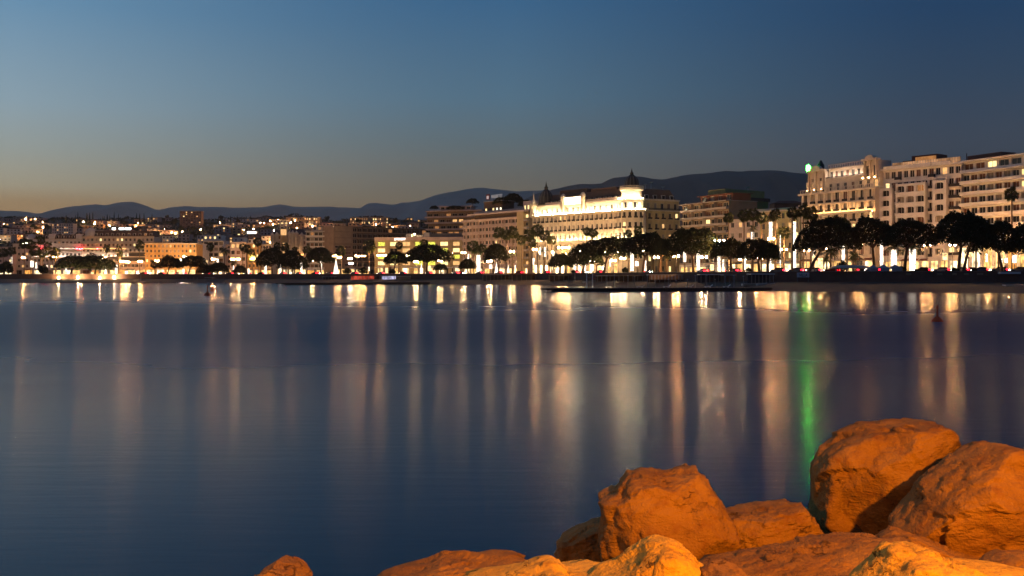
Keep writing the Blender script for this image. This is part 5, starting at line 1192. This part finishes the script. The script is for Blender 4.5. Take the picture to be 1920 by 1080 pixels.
def buoy(px, y, r, label, m):
    D = CZ*F/(y-H0); t = thing('buoy', label, 'buoy', (X(px, D), D, 0)); mb = MB(); mb.lathe([(0, -.5*r), (r*.8, -.3*r), (r, 0), (r*.7, .5*r), (.2*r, .9*r), (.12*r, 2.2*r), (0, 2.25*r)], 12); put('float', mb.mesh('float', m, True), t); mb = MB(); mb.lathe([(.3*r, 2.2*r), (0, 2.9*r)], 8); put('top_mark', mb.mesh('top_mark', m), t)
OR = plaster('buoy_orange', (.45, .10, .02), rough=.5)
buoy(389, 554, .75, 'dark swimming buoy left of the amber lamp reflections', OR); buoy(398, 545.5, .7, 'far small buoy close to the amber lamp reflection', OR); buoy(1757.5, 603, .5, 'red buoy floating off the right-hand beach', OR); buoy(444, 548, .6, 'dark buoy right of the amber lamp reflections', OR)

# ================================================================== FOREGROUND ROCKS
def rock_mat(nm, c0, c1, c2):
    m = bpy.data.materials.new(nm); m.use_nodes = True; t = NT(m.node_tree); b = t.n['Principled BSDF']
    g = t.add('ShaderNodeTexCoord'); o = g.outputs['Object']; oi = t.add('ShaderNodeObjectInfo')
    ad = t.add('ShaderNodeVectorMath', operation='ADD'); t.l.new(o, ad.inputs[0]); 
    cb = t.add('ShaderNodeCombineXYZ'); t.l.new(t.math('MULTIPLY', oi.outputs['Random'], 40), cb.inputs[0]); t.l.new(cb.outputs[0], ad.inputs[1]); v = ad.outputs[0]
    big, mid, fine = t.noise(v, 2.2, 5), t.noise(v, 9, 6, .6), t.noise(v, 48, 4, .65)
    c = t.ramp(big, [(.28, c0), (.5, c1), (.72, c2)])
    c = t.mix(t.maprange(mid, .52, .72, 0, .55), c, (.17, .065, .02))               # rusty stains
    c = t.mix(t.maprange(fine, .60, .74, 0, .5), c, (.48, .37, .16))                # pale chips
    mp = t.add('ShaderNodeMapping'); mp.inputs['Scale'].default_value = (2.2, 2.2, 7.5); mp.inputs['Rotation'].default_value = (.5, .35, .2); t.l.new(v, mp.inputs[0])
    st = t.noise(mp.outputs[0], .85, 8, .6); rg_ = t.add('ShaderNodeTexNoise', noise_type='RIDGED_MULTIFRACTAL'); rg_.inputs['Scale'].default_value = 5.5; rg_.inputs['Detail'].default_value = 7; rg_.inputs['Roughness'].default_value = .55; t.l.new(mp.outputs[0], rg_.inputs['Vector'])
    crack = t.math('ABSOLUTE', t.math('SUBTRACT', st, .5))
    cr = t.maprange(crack, .0, .012, 1, 0); cm = t.maprange(t.noise(v, 1.6, 2), .54, .62, 0, 1); cr = t.math('MULTIPLY', cr, cm)
    c = t.mix(t.math('MULTIPLY', cr, .75), c, (.05, .025, .012))
    t.l.new(c, b.inputs['Base Color']); b.inputs['Roughness'].default_value = .88; b.inputs['Specular IOR Level'].default_value = .2
    h = t.math('ADD', t.math('ADD', t.math('ADD', t.math('MULTIPLY', mid, .35), t.math('MULTIPLY', rg_.outputs['Fac'], .20)), t.math('MULTIPLY', fine, .30)), t.math('SUBTRACT', t.math('MULTIPLY', st, .55), t.math('MULTIPLY', cr, .35)))
    bp = t.add('ShaderNodeBump'); bp.inputs['Strength'].default_value = 1.0; bp.inputs['Distance'].default_value = .06; t.l.new(h, bp.inputs['Height']); t.l.new(bp.outputs[0], b.inputs['Normal'])
    return m
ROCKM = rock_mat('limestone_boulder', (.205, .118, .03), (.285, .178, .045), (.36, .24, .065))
ROCKLIT = rock_mat('lamplit_limestone_boulder', (.50, .35, .05), (.64, .48, .07), (.72, .57, .10))  # same limestone with the near lamp's yellow brightness painted into its colour
def ico(n):
    bm = bmesh.new(); bmesh.ops.create_icosphere(bm, subdivisions=n, radius=1); V = np.array([v.co[:] for v in bm.verts]); Fc = [[v.index for v in f.verts] for f in bm.faces]; bm.free(); return V, Fc
ICO = {6: ico(6), 7: None}
def rock(label, D, outline, thick, cuts=(), seed=0, amp=.027, pw=.62, mat=None):
    V, Fc = ICO[6]; s = (D+thick*.3)/F
    O = np.array([((x-960)*s, CZ+(H0-y)*s) for x, y in outline]); c = O.mean(0); Q = O-c
    th = np.arctan2(Q[:, 1], Q[:, 0]); rr = np.hypot(Q[:, 0], Q[:, 1]); o = np.argsort(th); th, rr, Q = th[o], rr[o], Q[o]
    a = np.arctan2(V[:, 2], V[:, 0]); n = len(th)
    i1 = np.searchsorted(th, a) % n; i0 = (i1-1) % n                            # ray / outline-edge intersection
    p, q = Q[i0], Q[i1]; d = np.stack([np.cos(a), np.sin(a)], 1); e = q-p
    den = d[:, 0]*e[:, 1]-d[:, 1]*e[:, 0]; R_ = (p[:, 0]*e[:, 1]-p[:, 1]*e[:, 0])/np.where(abs(den) < 1e-9, 1e-9, den)
    R_ = np.clip(R_, .02, rr.max()*1.05)
    rad = np.hypot(V[:, 0], V[:, 2]); k = rad**pw
    P = np.stack([d[:, 0]*R_*k, np.sign(V[:, 1])*np.abs(V[:, 1])**.8*thick, d[:, 1]*R_*k], 1)
    S = rr.mean(); rg = random.Random(seed)
    cl = list(cuts)+[(rg.uniform(-1, 1), -rg.uniform(.5, 1.2), rg.uniform(-.7, 1), rg.uniform(.54, .82)) for _ in range(9)]
    for nx, ny, nz, dd in cl:
        nn = np.array([nx, ny, nz]); nn /= np.linalg.norm(nn); ext = np.abs(P@nn).max()*dd; over = np.maximum(0, P@nn-ext)
        front = np.clip((.985-rad)*10, 0, 1); P = P-nn*(over*.97*front)[:, None]
    N = P/np.linalg.norm(P, axis=1)[:, None]
    dis = np.empty(len(P)); off = Vector((seed*7.3, seed*3.1, seed*1.7))
    for i, p_ in enumerate(P.tolist()):
        w = Vector(p_)*(1/.55)+off; w2 = Vector((w.x*1.2+.4*w.z, w.y*1.2, w.z*3.4-.5*w.x))
        r1 = 1-abs(mnoise.noise(w*1.3)); r2 = mnoise.fractal(w*3.1, .9, 2.1, 5); r3 = mnoise.noise(w2*1.7)
        r4 = mnoise.ridged_multi_fractal(w2*3.3, .8, 2.1, 4, 1.0, 2.0)
        d1, q1 = mnoise.voronoi(w*1.05); d2, q2 = mnoise.voronoi(w*3.4+w2*.3)
        f1 = mnoise.noise_vector(q1[0]*9.7).dot(w*1.05-q1[0])*3.6+mnoise.noise(q1[0]*5.1)*1.1
        f2 = mnoise.noise_vector(q2[0]*9.7).dot(w*3.4+w2*.3-q2[0])*1.5+mnoise.noise(q2[0]*5.1)*.45
        dis[i] = f1+f2+(r1*r1-.6)*.35+r2*.55+(abs(r3)**.6)*.6-r4*.20+mnoise.fractal(w2*6.5, .9, 2.0, 4)*.28
    P = P+N*(dis*amp*min(1, S/.42))[:, None]
    W = P+np.array([c[0], D+thick*.3, c[1]]); P[:, 2] -= (min(y for _, y in outline)-(H0-(W[:, 2]-CZ)*F/W[:, 1]).min())*s      # settle it so that its crest lies where it should
    me = bpy.data.meshes.new('boulder'); me.from_pydata(P.tolist(), [], Fc); me.polygons.foreach_set('use_smooth', [True]*len(Fc)); me.materials.append(mat or ROCKM); me.update()
    ob = put('boulder', me, None, (c[0], D+thick*.3, c[1])); return props(ob, label, 'boulder', 'riprap boulders on the near shore')
rock('small rounded boulder standing alone at the bottom, leftmost of all', 6.0, [(468, 1085), (480, 1062), (512, 1041), (545, 1048), (562, 1058), (578, 1080), (572, 1160), (480, 1170)], .38, seed=1)
rock('long low boulder with a jagged top edge, second from the left', 6.6, [(672, 1088), (705, 1069), (780, 1051), (825, 1034), (868, 1031), (905, 1037), (940, 1034), (978, 1035), (1004, 1050), (1030, 1110), (850, 1190), (690, 1150)], .5, seed=2, cuts=[(0, -.6, 1, .75)])
rock('low smooth lamp-yellow boulder in front of the dark red one', 5.7, [(820, 1086), (880, 1074), (965, 1060), (1010, 1046), (1040, 1042), (1058, 1050), (1072, 1064), (1140, 1050), (1165, 1066), (1170, 1140), (1000, 1180), (840, 1140)], .5, seed=3, mat=ROCKLIT)
rock('dark red shadowed boulder left of the big blocky boulder', 9.6, [(1044, 1022), (1054, 1002), (1085, 984), (1120, 971), (1160, 968), (1165, 1070), (1080, 1075), (1050, 1050)], .5, seed=4, amp=.03)
rock('big blocky boulder with a flat top and rusty stain', 8.3, [(1121, 925), (1150, 911), (1180, 881), (1212, 876), (1245, 881), (1275, 878), (1303, 869), (1322, 883), (1338, 912), (1358, 945), (1375, 985), (1390, 1040), (1340, 1110), (1200, 1120), (1140, 1080), (1128, 1000), (1131, 960)], .62, seed=5, cuts=[(.1, -1, .12, .72), (.9, -.7, .35, .78), (-1, -.35, .1, .86)], pw=.5)
rock('squarish medium boulder between the blocky and tallest boulders', 8.9, [(1340, 965), (1366, 953), (1395, 948), (1455, 938), (1498, 935), (1520, 962), (1545, 995), (1575, 1060), (1400, 1100), (1345, 1040)], .5, seed=6, cuts=[(.1, -1, .25, .7), (.2, -.3, 1, .86)], pw=.5)
rock('bright lamp-yellow pointed boulder in front of the blocky one', 5.5, [(1090, 1095), (1120, 1072), (1160, 1056), (1195, 1030), (1225, 1008), (1250, 1002), (1276, 1010), (1310, 1040), (1334, 1070), (1350, 1130), (1230, 1190), (1110, 1160)], .45, seed=7, cuts=[(-.3, -.8, .7, .7)], pw=.7, mat=ROCKLIT)
rock('tallest rounded boulder with a slanted crack and a cast shadow', 9.5, [(1537, 882), (1550, 846), (1590, 815), (1625, 795), (1670, 789), (1720, 786), (1748, 783), (1771, 797), (1783, 820), (1784, 846), (1788, 870), (1772, 905), (1765, 980), (1690, 1030), (1620, 1025), (1560, 1000), (1535, 975), (1537, 930)], .75, seed=8, cuts=[(-.1, -.75, .9, .72), (-.15, -1, -.15, .74), (.7, -.7, -.2, .8)], pw=.55)
rock('huge pitted boulder cut off by the right edge', 7.9, [(1690, 990), (1733, 940), (1750, 910), (1780, 885), (1822, 855), (1862, 830), (1890, 826), (1935, 832), (1990, 850), (2040, 950), (2010, 1080), (1880, 1110), (1800, 1080), (1730, 1040), (1695, 1010)], .7, seed=9, cuts=[(-.6, -1, .3, .72), (-.2, -.6, 1, .82), (.3, -1, -.2, .75)], pw=.58)
rock('long ridge-like boulder lying below the tallest boulder', 6.7, [(1320, 1058), (1420, 1036), (1500, 1022), (1590, 1006), (1640, 999), (1705, 1000), (1730, 1045), (1710, 1130), (1560, 1260), (1400, 1260), (1320, 1150)], .8, seed=10, cuts=[(-.1, -.5, 1, .7)])
rock('bright lamp-yellow front boulder at the bottom right', 5.3, [(1606, 1090), (1655, 1050), (1690, 1022), (1715, 1016), (1750, 1020), (1800, 1036), (1850, 1055), (1920, 1060), (2000, 1075), (2000, 1180), (1640, 1190)], .5, seed=11, cuts=[(-.3, -.7, .8, .74)], pw=.7, mat=ROCKLIT)
rock('tiny dark boulder peeking out left of the tallest boulder', 10.6, [(1500, 970), (1520, 954), (1542, 951), (1570, 990), (1560, 1030), (1510, 1020)], .3, seed=12, amp=.02)
rock('dull brown flat boulder beside the bright pointed one', 5.2, [(1322, 1072), (1345, 1054), (1372, 1048), (1402, 1060), (1430, 1090), (1430, 1170), (1330, 1180)], .35, seed=13)
rock('small boulder wedged low at the right edge', 6.3, [(1860, 1068), (1885, 1045), (1912, 1030), (1960, 1030), (2010, 1060), (2000, 1130), (1880, 1130)], .4, seed=14)
rock('dusky wedge boulder filling the gap below the huge pitted one', 7.4, [(1640, 1015), (1690, 985), (1740, 1000), (1800, 1030), (1900, 1050), (1900, 1130), (1660, 1130)], .5, seed=15)
# sloping rubble bank under them and the quay the camera stands on
mb = MB(); gx = [-14+.5*i for i in range(57)]; gy = [3+.4*i for i in range(30)]
def bz(x, y): return 2.75-.36*y+(1.0*sm((x-.2)/1.2)-.55*sm((-x-.3)/1.5))*sm((11-y)/5)+mnoise.fractal(Vector((x*1.3, y*1.3, 4)), 1, 2, 4)*.16
for i in range(56):
    for j in range(29): mb.face([(gx[a], gy[b], bz(gx[a], gy[b])) for a, b in ((i, j), (i+1, j), (i+1, j+1), (i, j+1))])
o = put('riprap_ground', mb.mesh('riprap_ground', ROCKM, True), kind='structure')
mb = MB(); mb.box(-30, 30, -14, 3.1, -1, 1.9); structure('quay_ground', mb.mesh('quay_ground', PAVE))
# sodium quay lamps behind the camera that light the boulders
def quay_lamp(x, y, h, e, label):
    t = thing('quay_lamp', label, 'street lamp', (x, y, 1.9), 0, 'sodium lamps on the quay')
    mb = MB(); mb.tube((0, 0, 0), (0, 0, h), .11, .07, 8); put('post', mb.mesh('post', STEEL), t); mb = MB(); mb.box(-.6, .05, -.16, .16, h-.05, h+.12); put('head', mb.mesh('head', STEEL), t)
    ld = bpy.data.lights.new('sodium_light', 'POINT'); ld.energy = e; ld.color = (1, .27, .004); ld.shadow_soft_size = .14
    lo = bpy.data.objects.new('sodium_light', ld); COL.objects.link(lo); lo.location = (-.35, 0, h-.3); lo.parent = t
quay_lamp(4.6, -1.2, 5.0, 9300, 'sodium quay lamp just behind the near boulders')
quay_lamp(-11, -5, 6.0, 2600, 'added sodium fill lamp farther along the quay to the left')  # second lamp added to fill the boulders' shaded sides with orange

finish_labels()
